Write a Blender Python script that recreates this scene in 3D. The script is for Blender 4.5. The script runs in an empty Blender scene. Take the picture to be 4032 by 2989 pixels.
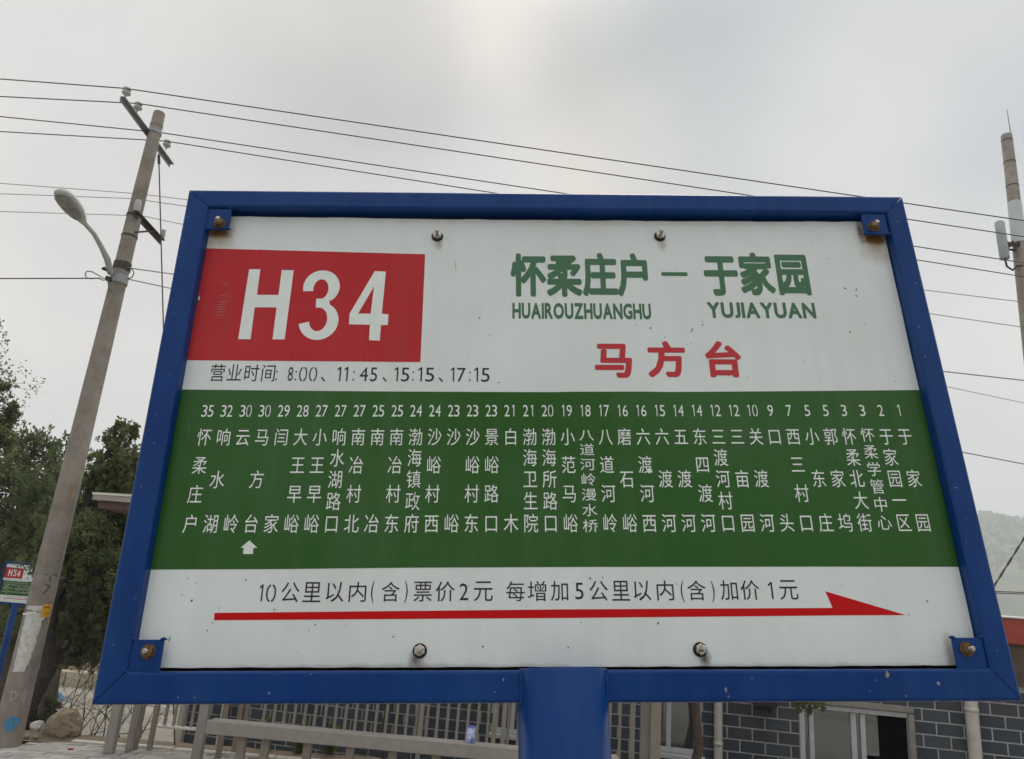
import bpy, bmesh, math, random
from mathutils import Vector, Matrix, noise
random.seed(7)
scene = bpy.context.scene
COL = scene.collection
rad = math.radians
PI = math.pi

# ------------------------------------------------------------------ camera
CX = Vector((0.9968, -0.0228, 0.0769)); CY = Vector((-0.0802, -0.2837, 0.9556)); CZ = Vector((0.0, -0.9586, -0.2846))
CX.normalize(); CZ = CX.cross(CY).normalized(); CY = CZ.cross(CX).normalized()
EYE = Vector((0, 0, 1.6))
cd = bpy.data.cameras.new('camera'); cam = bpy.data.objects.new('camera', cd); COL.objects.link(cam)
cam.matrix_world = Matrix(((CX.x, CY.x, CZ.x, 0), (CX.y, CY.y, CZ.y, 0), (CX.z, CY.z, CZ.z, 1.6), (0, 0, 0, 1)))
cd.sensor_fit = 'HORIZONTAL'; cd.sensor_width = 36; cd.lens = 26.786; cd.clip_start = 0.05; cd.clip_end = 3000
scene.camera = cam

# ------------------------------------------------------------------ sky, sun, exposure
SUN_EL, SUN_AZ = rad(48), rad(8)                       # high, almost straight ahead of the camera, behind cloud
w = bpy.data.worlds.new("World"); scene.world = w; w.use_nodes = True
nt = w.node_tree; nt.nodes.clear()
def N(t, tree=None, **kw):
    n = (tree or nt).nodes.new(t)
    for k, v in kw.items(): setattr(n, k, v)
    return n
def LK(a, b, tree=None): (tree or nt).links.new(a, b)
sky = N('ShaderNodeTexSky', sky_type='NISHITA'); sky.sun_disc = False; sky.sun_elevation = SUN_EL; sky.sun_rotation = SUN_AZ
tc = N('ShaderNodeTexCoord'); sep = N('ShaderNodeSeparateXYZ'); LK(tc.outputs['Generated'], sep.inputs[0])
def M_(op, a, b=None, tree=None, clamp=False):
    n = N('ShaderNodeMath', tree, operation=op); n.use_clamp = clamp
    for i, v in enumerate((a, b)):
        if v is None: continue
        if isinstance(v, (int, float)): n.inputs[i].default_value = v
        else: LK(v, n.inputs[i], tree)
    return n.outputs[0]
zc = M_('ADD', M_('ABSOLUTE', sep.outputs[2]), 0.35)
cmb = N('ShaderNodeCombineXYZ'); LK(M_('DIVIDE', sep.outputs[0], zc), cmb.inputs[0]); LK(M_('DIVIDE', sep.outputs[1], zc), cmb.inputs[1])
def noise_tex(scale, detail, vec, tree=None, rough=0.5, dist=0.0):
    n = N('ShaderNodeTexNoise', tree); n.inputs['Scale'].default_value = scale; n.inputs['Detail'].default_value = detail
    n.inputs['Roughness'].default_value = rough; n.inputs['Distortion'].default_value = dist
    LK(vec, n.inputs['Vector'], tree); return n.outputs['Fac']
off = N('ShaderNodeVectorMath', operation='ADD'); LK(cmb.outputs[0], off.inputs[0]); off.inputs[1].default_value = (3.2, 1.15, 0.4)
n1 = noise_tex(1.5, 5, off.outputs[0], rough=0.48, dist=0.5)
ramp = N('ShaderNodeValToRGB'); LK(n1, ramp.inputs[0])
cr = ramp.color_ramp; cr.elements[0].position = 0.30; cr.elements[0].color = (5.2, 5.25, 5.3, 1)
cr.elements[1].position = 0.70; cr.elements[1].color = (7.1, 6.95, 6.7, 1)
e = cr.elements.new(0.46); e.color = (5.85, 5.83, 5.8, 1)
e = cr.elements.new(0.57); e.color = (6.45, 6.35, 6.2, 1)
BANKS = [(-5.9, 42.5, 110, (1.7, 1.3, 0.85)), (-2.2, 40.4, 300, (0.9, 0.75, 0.55)), (-10.6, 36.5, 150, (-1.7, -1.6, -1.5)), (-18.6, 35.6, 150, (-1.4, -1.3, -1.25)), (2.9, 37.3, 400, (-1.5, -1.45, -1.4)), (10.6, 38.9, 200, (-1.75, -1.4, -1.25)), (17.7, 41.0, 150, (-1.45, -1.1, -0.95)), (25.9, 33.4, 220, (0.7, 0.65, 0.6)), (5.9, 31.9, 300, (1.0, 0.6, 0.1)), (-23.5, 38.7, 120, (0.6, 0.4, 0.2)), (36.5, 32.4, 200, (-0.9, -0.65, -0.45)), (-32.6, 19.7, 30, (0.4, 0.15, -0.1)), (-21.9, 29.2, 200, (-0.5, -0.4, -0.3))]
# larger cloud features: soft brighter and greyer banks at fixed places in the sky, edges broken up by the noise
wn = N('ShaderNodeTexNoise'); wn.inputs['Scale'].default_value = 3.2; wn.inputs['Detail'].default_value = 4; LK(tc.outputs['Generated'], wn.inputs['Vector'])
ws_ = N('ShaderNodeVectorMath', operation='SUBTRACT'); LK(wn.outputs['Color'], ws_.inputs[0]); ws_.inputs[1].default_value = (.5, .5, .5)
wm_ = N('ShaderNodeVectorMath', operation='SCALE'); LK(ws_.outputs[0], wm_.inputs[0]); wm_.inputs['Scale'].default_value = 0.20
wa_ = N('ShaderNodeVectorMath', operation='ADD'); LK(tc.outputs['Generated'], wa_.inputs[0]); LK(wm_.outputs[0], wa_.inputs[1])
wv_ = N('ShaderNodeVectorMath', operation='NORMALIZE'); LK(wa_.outputs[0], wv_.inputs[0])
last = ramp.outputs[0]
def bank(az, el, k, color, blend='ADD'):
    global last
    d = N('ShaderNodeVectorMath', operation='DOT_PRODUCT'); LK(wv_.outputs[0], d.inputs[0])
    d.inputs[1].default_value = (math.sin(rad(az)) * math.cos(rad(el)), math.cos(rad(az)) * math.cos(rad(el)), math.sin(rad(el)))
    g_ = M_('POWER', M_('MAXIMUM', d.outputs['Value'], 0.0), k)
    m_ = N('ShaderNodeMix', data_type='RGBA', blend_type=blend); LK(g_, m_.inputs[0]); LK(last, m_.inputs[6]); m_.inputs[7].default_value = (*color, 1); last = m_.outputs[2]
for (az_, el_, k_, c_) in BANKS:
    if c_[0] > 0: bank(az_, el_, k_, tuple(max(0, v) for v in c_))
    else: bank(az_, el_, k_, tuple(1 + v * .9 / 6.2 for v in c_), 'MULTIPLY')
# an overcast sky is brighter towards the zenith than at eye level
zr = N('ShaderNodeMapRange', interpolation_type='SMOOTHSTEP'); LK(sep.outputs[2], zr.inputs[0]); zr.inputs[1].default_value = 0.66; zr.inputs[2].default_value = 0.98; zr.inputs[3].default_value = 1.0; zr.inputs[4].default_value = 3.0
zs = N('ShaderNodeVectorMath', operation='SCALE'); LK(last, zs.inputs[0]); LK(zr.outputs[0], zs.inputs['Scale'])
mix = N('ShaderNodeMix', data_type='RGBA'); mix.inputs[0].default_value = 0.95
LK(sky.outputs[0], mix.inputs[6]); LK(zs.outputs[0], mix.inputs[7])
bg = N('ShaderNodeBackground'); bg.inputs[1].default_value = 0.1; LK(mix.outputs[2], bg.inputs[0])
wo = N('ShaderNodeOutputWorld'); LK(bg.outputs[0], wo.inputs[0])
sl = bpy.data.lights.new('sun', 'SUN'); sl.energy = 0.9; sl.angle = rad(20); sl.color = (1, 0.96, 0.9)
so = bpy.data.objects.new('sun', sl); COL.objects.link(so)
sd = Vector((math.sin(SUN_AZ) * math.cos(SUN_EL), math.cos(SUN_AZ) * math.cos(SUN_EL), math.sin(SUN_EL)))
so.rotation_euler = sd.to_track_quat('Z', 'Y').to_euler(); so.location = (0, 0, 60)
scene.view_settings.view_transform = 'Standard'; scene.view_settings.look = 'None'
scene.view_settings.exposure = 0.30; scene.view_settings.gamma = 1.0
scene.view_settings.use_curve_mapping = False
scene.cycles.volume_bounces = 3; scene.cycles.max_bounces = 12; scene.cycles.volume_step_rate = 4

# ------------------------------------------------------------------ helpers
def ray(x, y):                                            # direction of the sight line measured in the photograph
    return CX * ((x - 2016) / 3000) + CY * ((1494.5 - y) / 3000) - CZ
def at(x, y, D):                                          # place at distance D (world y) along that line
    r = ray(x, y); return EYE + r * (D / r.y)
def at_z(x, y, z):
    r = ray(x, y); return EYE + r * ((z - 1.6) / r.z)
def tag(o, label=None, cat=None, group=None, kind=None):
    if label: o['label'] = label
    if cat: o['category'] = cat
    if group: o['group'] = group
    if kind: o['kind'] = kind
    return o
def empty(name, loc=(0, 0, 0), rz=0.0, label=None, cat=None, group=None):
    o = bpy.data.objects.new(name, None); COL.objects.link(o); o.empty_display_size = 0.1
    o.location = loc; o.rotation_euler = (0, 0, rz); return tag(o, label, cat, group)

class MB:
    def __init__(s): s.v = []; s.f = []; s.sm = []
    def add(s, vs, fs, smooth=False):
        b = len(s.v); s.v += [tuple(p) for p in vs]; s.f += [tuple(b + i for i in f) for f in fs]; s.sm += [smooth] * len(fs); return s
    def box(s, c, size, rz=0.0, mtx=None):
        hx, hy, hz = size[0] / 2, size[1] / 2, size[2] / 2
        vs = [Vector((x, y, z)) for x in (-hx, hx) for y in (-hy, hy) for z in (-hz, hz)]
        R = mtx or Matrix.Rotation(rz, 3, 'Z')
        vs = [R @ p + Vector(c) for p in vs]
        return s.add(vs, [(0, 1, 3, 2), (4, 6, 7, 5), (0, 4, 5, 1), (2, 3, 7, 6), (0, 2, 6, 4), (1, 5, 7, 3)])
    def rbox(s, c, size, b=0.004, rz=0.0, mtx=None):      # box with chamfered edges
        R = mtx or Matrix.Rotation(rz, 3, 'Z')
        h = [d / 2 for d in size]; b = min(b, min(h) * 0.8)
        vs = []; idx = {}
        for sx in (-1, 1):
            for sy in (-1, 1):
                for sz in (-1, 1):
                    for a in range(3):
                        p = [sx * (h[0] - b), sy * (h[1] - b), sz * (h[2] - b)]; p[a] = (sx, sy, sz)[a] * h[a]
                        idx[(sx, sy, sz, a)] = len(vs); vs.append(R @ Vector(p) + Vector(c))
        fs = []
        for a in range(3):
            o1, o2 = [k for k in range(3) if k != a]
            for sg in (-1, 1):
                q = []
                for (p1, p2) in ((-1, -1), (1, -1), (1, 1), (-1, 1)):
                    t = [0, 0, 0]; t[a] = sg; t[o1] = p1; t[o2] = p2; q.append(idx[(*t, a)])
                fs.append(tuple(q))
            for p1 in (-1, 1):
                for p2 in (-1, 1):
                    q = []
                    for (sg, ax) in ((-1, o1), (1, o1), (1, o2), (-1, o2)):
                        t = [0, 0, 0]; t[a] = sg; t[o1] = p1; t[o2] = p2; q.append(idx[(*t, ax)])
                    fs.append(tuple(q))
        for sx in (-1, 1):
            for sy in (-1, 1):
                for sz in (-1, 1): fs.append(tuple(idx[(sx, sy, sz, a)] for a in range(3)))
        return s.add(vs, fs)
    def tube(s, pts, rs, n=8, cap=True, smooth=True):
        pts = [Vector(p) for p in pts]
        if not isinstance(rs, (list, tuple)): rs = [rs] * len(pts)
        rings = []; up = None
        for i, p in enumerate(pts):
            d = (pts[min(i + 1, len(pts) - 1)] - pts[max(i - 1, 0)]).normalized()
            if up is None:
                up = Vector((0, 0, 1)) if abs(d.z) < 0.9 else Vector((1, 0, 0))
            a = d.cross(up).normalized(); bb = a.cross(d).normalized(); up = bb
            rings.append([p + (a * math.cos(2 * PI * k / n) + bb * math.sin(2 * PI * k / n)) * rs[i] for k in range(n)])
        vs = [q for r in rings for q in r]; fs = []
        for i in range(len(pts) - 1):
            for k in range(n):
                fs.append((i * n + k, i * n + (k + 1) % n, (i + 1) * n + (k + 1) % n, (i + 1) * n + k))
        s.add(vs, fs, smooth)
        if cap:
            s.add(rings[0], [tuple(range(n))[::-1]]); s.add(rings[-1], [tuple(range(n))])
        return s
    def obj(s, name, mat, parent=None, label=None, kind=None):
        me = bpy.data.meshes.new(name); me.from_pydata(s.v, [], s.f); me.polygons.foreach_set('use_smooth', s.sm)
        bm = bmesh.new(); bm.from_mesh(me); bmesh.ops.recalc_face_normals(bm, faces=bm.faces) if len(s.f) < 20000 and not getattr(s, 'flat', 0) else None
        bm.to_mesh(me); bm.free()
        if mat: me.materials.append(mat)
        o = bpy.data.objects.new(name, me); COL.objects.link(o)
        if parent: o.parent = parent
        if label: o['label'] = label
        if kind: o['kind'] = kind
        return o
def dup(o, parent=None, loc=None):
    c = o.copy(); COL.objects.link(c)
    if parent: c.parent = parent
    if loc is not None: c.location = loc
    return c

def mat(name, col, rough=0.6, metal=0.0, col2=None, scale=8.0, detail=4, bump=0.0, bscale=None, spec=0.5, gen='Object', coat=0.0):
    m = bpy.data.materials.new(name); m.use_nodes = True; t = m.node_tree; t.nodes.clear()
    b = N('ShaderNodeBsdfPrincipled', t); o = N('ShaderNodeOutputMaterial', t); LK(b.outputs[0], o.inputs[0], t)
    b.inputs['Roughness'].default_value = rough; b.inputs['Metallic'].default_value = metal
    b.inputs['Specular IOR Level'].default_value = spec; b.inputs['Coat Weight'].default_value = coat
    c = N('ShaderNodeTexCoord', t); vec = c.outputs[gen]
    if gen == 'World':
        pass
    if col2:
        f = noise_tex(scale, detail, vec, t, 0.6)
        r = N('ShaderNodeValToRGB', t); LK(f, r.inputs[0], t)
        r.color_ramp.elements[0].position = 0.35; r.color_ramp.elements[0].color = (*col, 1)
        r.color_ramp.elements[1].position = 0.68; r.color_ramp.elements[1].color = (*col2, 1)
        LK(r.outputs[0], b.inputs['Base Color'], t)
    else: b.inputs['Base Color'].default_value = (*col, 1)
    if bump:
        f = noise_tex(bscale or scale * 3, 6, vec, t, 0.6)
        bp = N('ShaderNodeBump', t); bp.inputs['Strength'].default_value = bump; bp.inputs['Distance'].default_value = 0.01
        LK(f, bp.inputs['Height'], t); LK(bp.outputs[0], b.inputs['Normal'], t)
    m['bsdf'] = b.name
    return m
def bsdf(m): return m.node_tree.nodes[m['bsdf']]
def mix_in(m, fac, color):                                # blend a further colour over the base colour
    t = m.node_tree; b = bsdf(m); mx = N('ShaderNodeMix', t, data_type='RGBA'); inp = b.inputs['Base Color']
    if inp.links: LK(inp.links[0].from_socket, mx.inputs[6], t)
    else: mx.inputs[6].default_value = inp.default_value
    mx.inputs[7].default_value = (*color, 1); LK(fac, mx.inputs[0], t); LK(mx.outputs[2], inp, t)

# ------------------------------------------------------------------ materials
BLUE = mat('blue paint', (0.0005, 0.032, 0.165), 0.32, 0, (0.0012, 0.040, 0.195), 9, bump=0.06, bscale=220, spec=0.22)
t = BLUE.node_tree; tcn = N('ShaderNodeTexCoord', t)
ch = noise_tex(26, 8, tcn.outputs['Object'], t, 0.75); rr = N('ShaderNodeValToRGB', t); LK(ch, rr.inputs[0], t)
rr.color_ramp.elements[0].position = 0.715; rr.color_ramp.elements[1].position = 0.74
mix_in(BLUE, M_('MULTIPLY', rr.outputs[0], 0.55, t), (0.16, 0.22, 0.34))
dk = noise_tex(3, 5, tcn.outputs['Object'], t, 0.6); r2_ = N('ShaderNodeValToRGB', t); LK(dk, r2_.inputs[0], t)
r2_.color_ramp.elements[0].position = 0.5; r2_.color_ramp.elements[1].position = 0.75
mix_in(BLUE, M_('MULTIPLY', r2_.outputs[0], 0.18, t), (0.012, 0.07, 0.20))
INNER = mat('dirty inner steel', (0.018, 0.016, 0.016), 0.8, 0, (0.06, 0.045, 0.035), 40)
WHITE = mat('white enamel panel', (0.765, 0.815, 0.805), 0.30, 0, (0.715, 0.75, 0.735), 5, bump=0.03, bscale=14, spec=0.35)
def panel_stains(m, W=1.1):
    t = m.node_tree; c = N('ShaderNodeTexCoord', t); vec = c.outputs['Object']
    nz = noise_tex(45, 6, vec, t, 0.7)
    def blob(cx, cy, sx, sy, color, strength, lo=0.45):
        mp = N('ShaderNodeMapping', t); mp.vector_type = 'POINT'
        mp.inputs['Location'].default_value = (-cx / sx, -cy / sy, 0); mp.inputs['Scale'].default_value = (1 / sx, 1 / sy, 0)
        LK(vec, mp.inputs[0], t); ln = N('ShaderNodeVectorMath', t, operation='LENGTH'); LK(mp.outputs[0], ln.inputs[0], t)
        f = M_('SUBTRACT', 1.0, ln.outputs['Value'], t); f = M_('ADD', f, M_('MULTIPLY', M_('SUBTRACT', nz, 0.5, t), 1.3, t), t)
        f = M_('MULTIPLY', f, strength, t, True); mix_in(m, f, color)
    X0, Y0 = -0.552, 1.508
    blob(X0 + 0.053, Y0 + 0.646, 0.030, 0.030, (0.42, 0.33, 0.20), 0.8)
    blob(X0 + 0.053, Y0 + 0.656, 0.022, 0.013, (0.26, 0.12, 0.03), 1.8)
    blob(X0 + 1.052, Y0 + 0.640, 0.034, 0.036, (0.42, 0.34, 0.22), 0.8)
    blob(X0 + 1.050, Y0 + 0.655, 0.022, 0.014, (0.24, 0.10, 0.02), 2.0)
    blob(X0 + 1.030, Y0 + 0.668, 0.006, 0.028, (0.26, 0.20, 0.15), 1.2)
    blob(X0 + 1.033, Y0 + 0.055, 0.008, 0.030, (0.30, 0.22, 0.14), 0.8)
    blob(X0 + 0.35, Y0 + 0.037, 0.36, 0.009, (0.30, 0.27, 0.22), 1.0)
    blob(X0 + 0.87, Y0 + 0.037, 0.30, 0.008, (0.33, 0.30, 0.25), 0.9)
    blob(X0 + 0.372, Y0 + 0.049, 0.010, 0.012, (0.18, 0.16, 0.13), 1.1)
    blob(X0 + 0.727, Y0 + 0.049, 0.009, 0.014, (0.14, 0.12, 0.10), 1.2)
    blob(X0 + 0.382, Y0 + 0.640, 0.008, 0.014, (0.40, 0.38, 0.32), 1.0)
    blob(X0 + 0.722, Y0 + 0.640, 0.009, 0.014, (0.40, 0.38, 0.32), 1.0)
    blob(X0 + 0.55, Y0 + 0.688, 0.55, 0.016, (0.50, 0.47, 0.42), 0.6)
panel_stains(WHITE)
def film(m, col, amount):                                  # rain-washed grime running down the sheet, faint buckling and uneven sheen
    t = m.node_tree; c = N('ShaderNodeTexCoord', t); mp = N('ShaderNodeMapping', t); mp.inputs['Scale'].default_value = (38, 2.2, 1); LK(c.outputs['Object'], mp.inputs[0], t)
    a = noise_tex(1.0, 7, mp.outputs[0], t, 0.65); b2 = noise_tex(2.2, 5, c.outputs['Object'], t, 0.6)
    r = N('ShaderNodeMapRange', t); LK(M_('MULTIPLY', a, b2, t), r.inputs[0], t); r.inputs[1].default_value = .20; r.inputs[2].default_value = .42; r.inputs[3].default_value = 0; r.inputs[4].default_value = amount
    mix_in(m, r.outputs[0], col)
    b = bsdf(m); r2 = N('ShaderNodeMapRange', t); LK(noise_tex(7, 6, c.outputs['Object'], t, .6), r2.inputs[0], t); r2.inputs[3].default_value = .22; r2.inputs[4].default_value = .46; LK(r2.outputs[0], b.inputs['Roughness'], t)
    bp = N('ShaderNodeBump', t); bp.inputs['Strength'].default_value = .35; bp.inputs['Distance'].default_value = .02; LK(noise_tex(3.2, 2, c.outputs['Object'], t), bp.inputs['Height'], t); LK(bp.outputs[0], b.inputs['Normal'], t)
film(WHITE, (0.56, 0.55, 0.50), .28)
GREEN = mat('green vinyl', (0.017, 0.092, 0.004), 0.33, 0, (0.030, 0.110, 0.022), 3, bump=0.04, bscale=10, spec=0.28)
RED = mat('red vinyl', (0.47, 0.022, 0.030), 0.33, 0, (0.50, 0.028, 0.036), 9, spec=0.2)
RED2 = mat('red arrow vinyl', (0.56, 0.006, 0.008), 0.33, spec=0.15)
film(GREEN, (0.075, 0.14, 0.065), .38); film(RED, (0.40, 0.07, 0.06), .32); film(BLUE, (0.02, 0.075, 0.21), .45)
LETTER_GREEN = mat('green lettering', (0.040, 0.145, 0.060), 0.35)
LETTER_RED = mat('red lettering', (0.50, 0.014, 0.022), 0.35)
LETTER_WHITE = mat('white lettering', (0.80, 0.84, 0.80), 0.33, 0, (0.74, 0.78, 0.74), 30)
LETTER_BLACK = mat('black lettering', (0.012, 0.012, 0.014), 0.4)
SPECK = mat('fly specks', (0.02, 0.018, 0.015), 0.7)
GLINT = mat('painted reflection marks', (0.50, 0.17, 0.16), 0.6)  # pale red for light reflected on the route block
BRUSH2 = mat('faint scratches', (0.10, 0.17, 0.07), 0.6)
STEEL = mat('stainless bolt', (0.55, 0.52, 0.47), 0.32, 0.9, (0.40, 0.36, 0.30), 200)
RUSTY = mat('rusted nut', (0.10, 0.045, 0.018), 0.7, 0.3, (0.26, 0.15, 0.06), 220, bump=0.3, bscale=400)
RUBBER = mat('black washer', (0.015, 0.014, 0.013), 0.7)
CONC = mat('weathered concrete', (0.205, 0.180, 0.150), 0.9, 0, (0.31, 0.278, 0.238), 6, 12, bump=0.6, bscale=60, gen='Object')
t = CONC.node_tree; c_ = N('ShaderNodeTexCoord', t); mp_ = N('ShaderNodeMapping', t); mp_.inputs['Scale'].default_value = (14, 14, 0.7); LK(c_.outputs['Object'], mp_.inputs[0], t)
st_ = noise_tex(1.0, 6, mp_.outputs[0], t, 0.7); r3_ = N('ShaderNodeValToRGB', t); LK(st_, r3_.inputs[0], t); r3_.color_ramp.elements[0].position = 0.52; r3_.color_ramp.elements[1].position = 0.75
mix_in(CONC, M_('MULTIPLY', r3_.outputs[0], 0.45, t), (0.16, 0.14, 0.115))
GALV = mat('galvanised steel', (0.26, 0.28, 0.28), 0.5, 0.6, (0.36, 0.38, 0.38), 40)
DARKIRON = mat('dark iron', (0.045, 0.038, 0.032), 0.8, 0.2, (0.10, 0.075, 0.06), 30)
PORC = mat('porcelain insulator', (0.40, 0.41, 0.39), 0.25)
WIRE = mat('wire', (0.085, 0.078, 0.072), 0.6)
WIRE_PALE = mat('pale wire', (0.24, 0.24, 0.235), 0.6)
LAMP = mat('lamp housing', (0.46, 0.47, 0.45), 0.5, 0, (0.38, 0.39, 0.37), 12)
LENS = mat('lamp lens', (0.17, 0.175, 0.155), 0.25, 0, (0.28, 0.28, 0.25), 16)
WPAINT = mat('flaking white paint', (0.62, 0.62, 0.60), 0.8, 0, (0.45, 0.43, 0.40), 30, bump=0.3)
CHALK = mat('chalk', (0.42, 0.39, 0.35), 0.9, 0, (0.34, 0.30, 0.26), 60)
BCHALK = mat('blue spray paint', (0.02, 0.20, 0.42), 0.8, 0, (0.10, 0.28, 0.42), 40)
YTAG = mat('yellow plastic tag', (0.68, 0.38, 0.02), 0.5, 0, (0.60, 0.31, 0.02), 40)
DMARK = mat('dark scrawl', (0.09, 0.075, 0.06), 0.9)
WBAND = mat('white plastic strap', (0.75, 0.75, 0.72), 0.4)
BEIGE = mat('beige powder coat', (0.295, 0.27, 0.242), 0.5, 0, (0.25, 0.228, 0.205), 12, spec=0.4, bump=0.05, bscale=40)
TAUPE = mat('taupe powder coat', (0.25, 0.215, 0.175), 0.5, 0, (0.21, 0.18, 0.145), 12)
RAIL = mat('pale rail', (0.72, 0.66, 0.62), 0.3, 0.2)
CANOPY = mat('canopy cream edge', (0.62, 0.60, 0.52), 0.5)
CANOPY_G = mat('canopy grey fascia', (0.36, 0.33, 0.32), 0.5, 0, (0.32, 0.27, 0.26), 10)
CANOPY_B = mat('canopy brown underside', (0.11, 0.065, 0.045), 0.6, 0, (0.14, 0.085, 0.06), 10)
BRICKS = []
for i, c in enumerate([(0.028, 0.037, 0.050), (0.034, 0.043, 0.056), (0.040, 0.049, 0.062), (0.046, 0.054, 0.064), (0.040, 0.044, 0.050)]):
    BRICKS.append(mat('slate brick', c, 0.75, 0, tuple(k * 1.35 for k in c), 14, 6, bump=0.3, bscale=60))
MORTAR = mat('mortar', (0.32, 0.32, 0.31), 0.9, 0, (0.42, 0.42, 0.405), 10, bump=0.3)
WHITEWALL = mat('pale plaster', (0.42, 0.41, 0.36), 0.9, 0, (0.50, 0.48, 0.43), 3, bump=0.2)
PIPE = mat('white downpipe', (0.52, 0.50, 0.46), 0.5, 0, (0.44, 0.41, 0.37), 9)
UPVC = mat('white window frame', (0.50, 0.51, 0.53), 0.4, 0, (0.42, 0.43, 0.45), 14)
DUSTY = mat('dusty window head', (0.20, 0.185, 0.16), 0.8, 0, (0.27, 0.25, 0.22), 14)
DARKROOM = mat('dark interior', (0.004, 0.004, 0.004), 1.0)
REDROOF = mat('red parapet', (0.34, 0.05, 0.03), 0.6, 0, (0.28, 0.04, 0.025), 6)
BRONZE = mat('plain dark brown', (0.07, 0.05, 0.035), 0.8, 0, (0.10, 0.075, 0.05), 8)
GLASS = bpy.data.materials.new('window glass'); GLASS.use_nodes = True; t = GLASS.node_tree
b = t.nodes['Principled BSDF']; b.inputs['Base Color'].default_value = (0.035, 0.05, 0.045, 1); b.inputs['Roughness'].default_value = 0.05; b.inputs['IOR'].default_value = 2.3; b.inputs['Specular IOR Level'].default_value = 0.5
PAVE = []
for c in [(0.36, 0.34, 0.31), (0.42, 0.395, 0.355), (0.31, 0.295, 0.28), (0.39, 0.355, 0.31)]:
    PAVE.append(mat('paver', c, 0.9, 0, tuple(k * 0.82 for k in c), 9, 6, bump=0.4, bscale=80))
BLUE2 = None
SOIL = mat('dry soil', (0.155, 0.118, 0.082), 0.95, 0, (0.22, 0.175, 0.125), 3, 10, bump=1.0, bscale=30)
KERB = mat('pale kerb stone', (0.55, 0.54, 0.48), 0.85, 0, (0.45, 0.43, 0.38), 12)
YARD = mat('pale dusty ground', (0.19, 0.17, 0.135), 0.95, 0, (0.30, 0.27, 0.22), 0.9, 12, bump=0.6, bscale=6)
YWALL = mat('cream wall', (0.52, 0.46, 0.34), 0.9, 0, (0.38, 0.33, 0.25), 1.4, 8)
ROCK = mat('sandstone', (0.33, 0.27, 0.185), 0.95, 0, (0.24, 0.185, 0.125), 7, 10, bump=1.0, bscale=18)
BARK = mat('dark bark', (0.018, 0.014, 0.011), 0.95, 0, (0.04, 0.032, 0.024), 20, bump=0.8)
BARK2 = mat('brown bark', (0.065, 0.048, 0.034), 0.95, 0, (0.11, 0.085, 0.062), 20, bump=0.8)
TWIG = mat('dry twig', (0.07, 0.055, 0.042), 0.95)
def leafmat(name, a, b_):
    m = mat(name, a, 0.65, 0, b_, 1.6, 3, spec=0.25); return m
LEAF = leafmat('juniper leaves', (0.090, 0.120, 0.046), (0.200, 0.225, 0.095))
LEAF2 = leafmat('dark juniper leaves', (0.072, 0.105, 0.042), (0.165, 0.200, 0.078))
LEAF3 = leafmat('fresh leaves', (0.10, 0.13, 0.030), (0.17, 0.18, 0.05))
for m in (LEAF, LEAF2, LEAF3):                             # thin leaves let some light through
    t = m.node_tree; b = bsdf(m); tr = N('ShaderNodeBsdfTranslucent', t); LK(b.inputs['Base Color'].links[0].from_socket, tr.inputs[0], t)
    ms = N('ShaderNodeMixShader', t); ms.inputs[0].default_value = 0.5; LK(b.outputs[0], ms.inputs[1], t); LK(tr.outputs[0], ms.inputs[2], t)
    LK(ms.outputs[0], [n for n in t.nodes if n.type == 'OUTPUT_MATERIAL'][0].inputs[0], t)
HILL = mat('wooded hillside', (0.035, 0.060, 0.030), 0.95, 0, (0.13, 0.145, 0.075), 0.03, 12)
BLUEBIT = mat('blue plastic', (0.10, 0.28, 0.45), 0.5)
REDBIT = mat('red scrap', (0.32, 0.04, 0.03), 0.6)
ANT = mat('antenna radome', (0.36, 0.40, 0.39), 0.5, 0, (0.30, 0.34, 0.33), 6)

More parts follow.
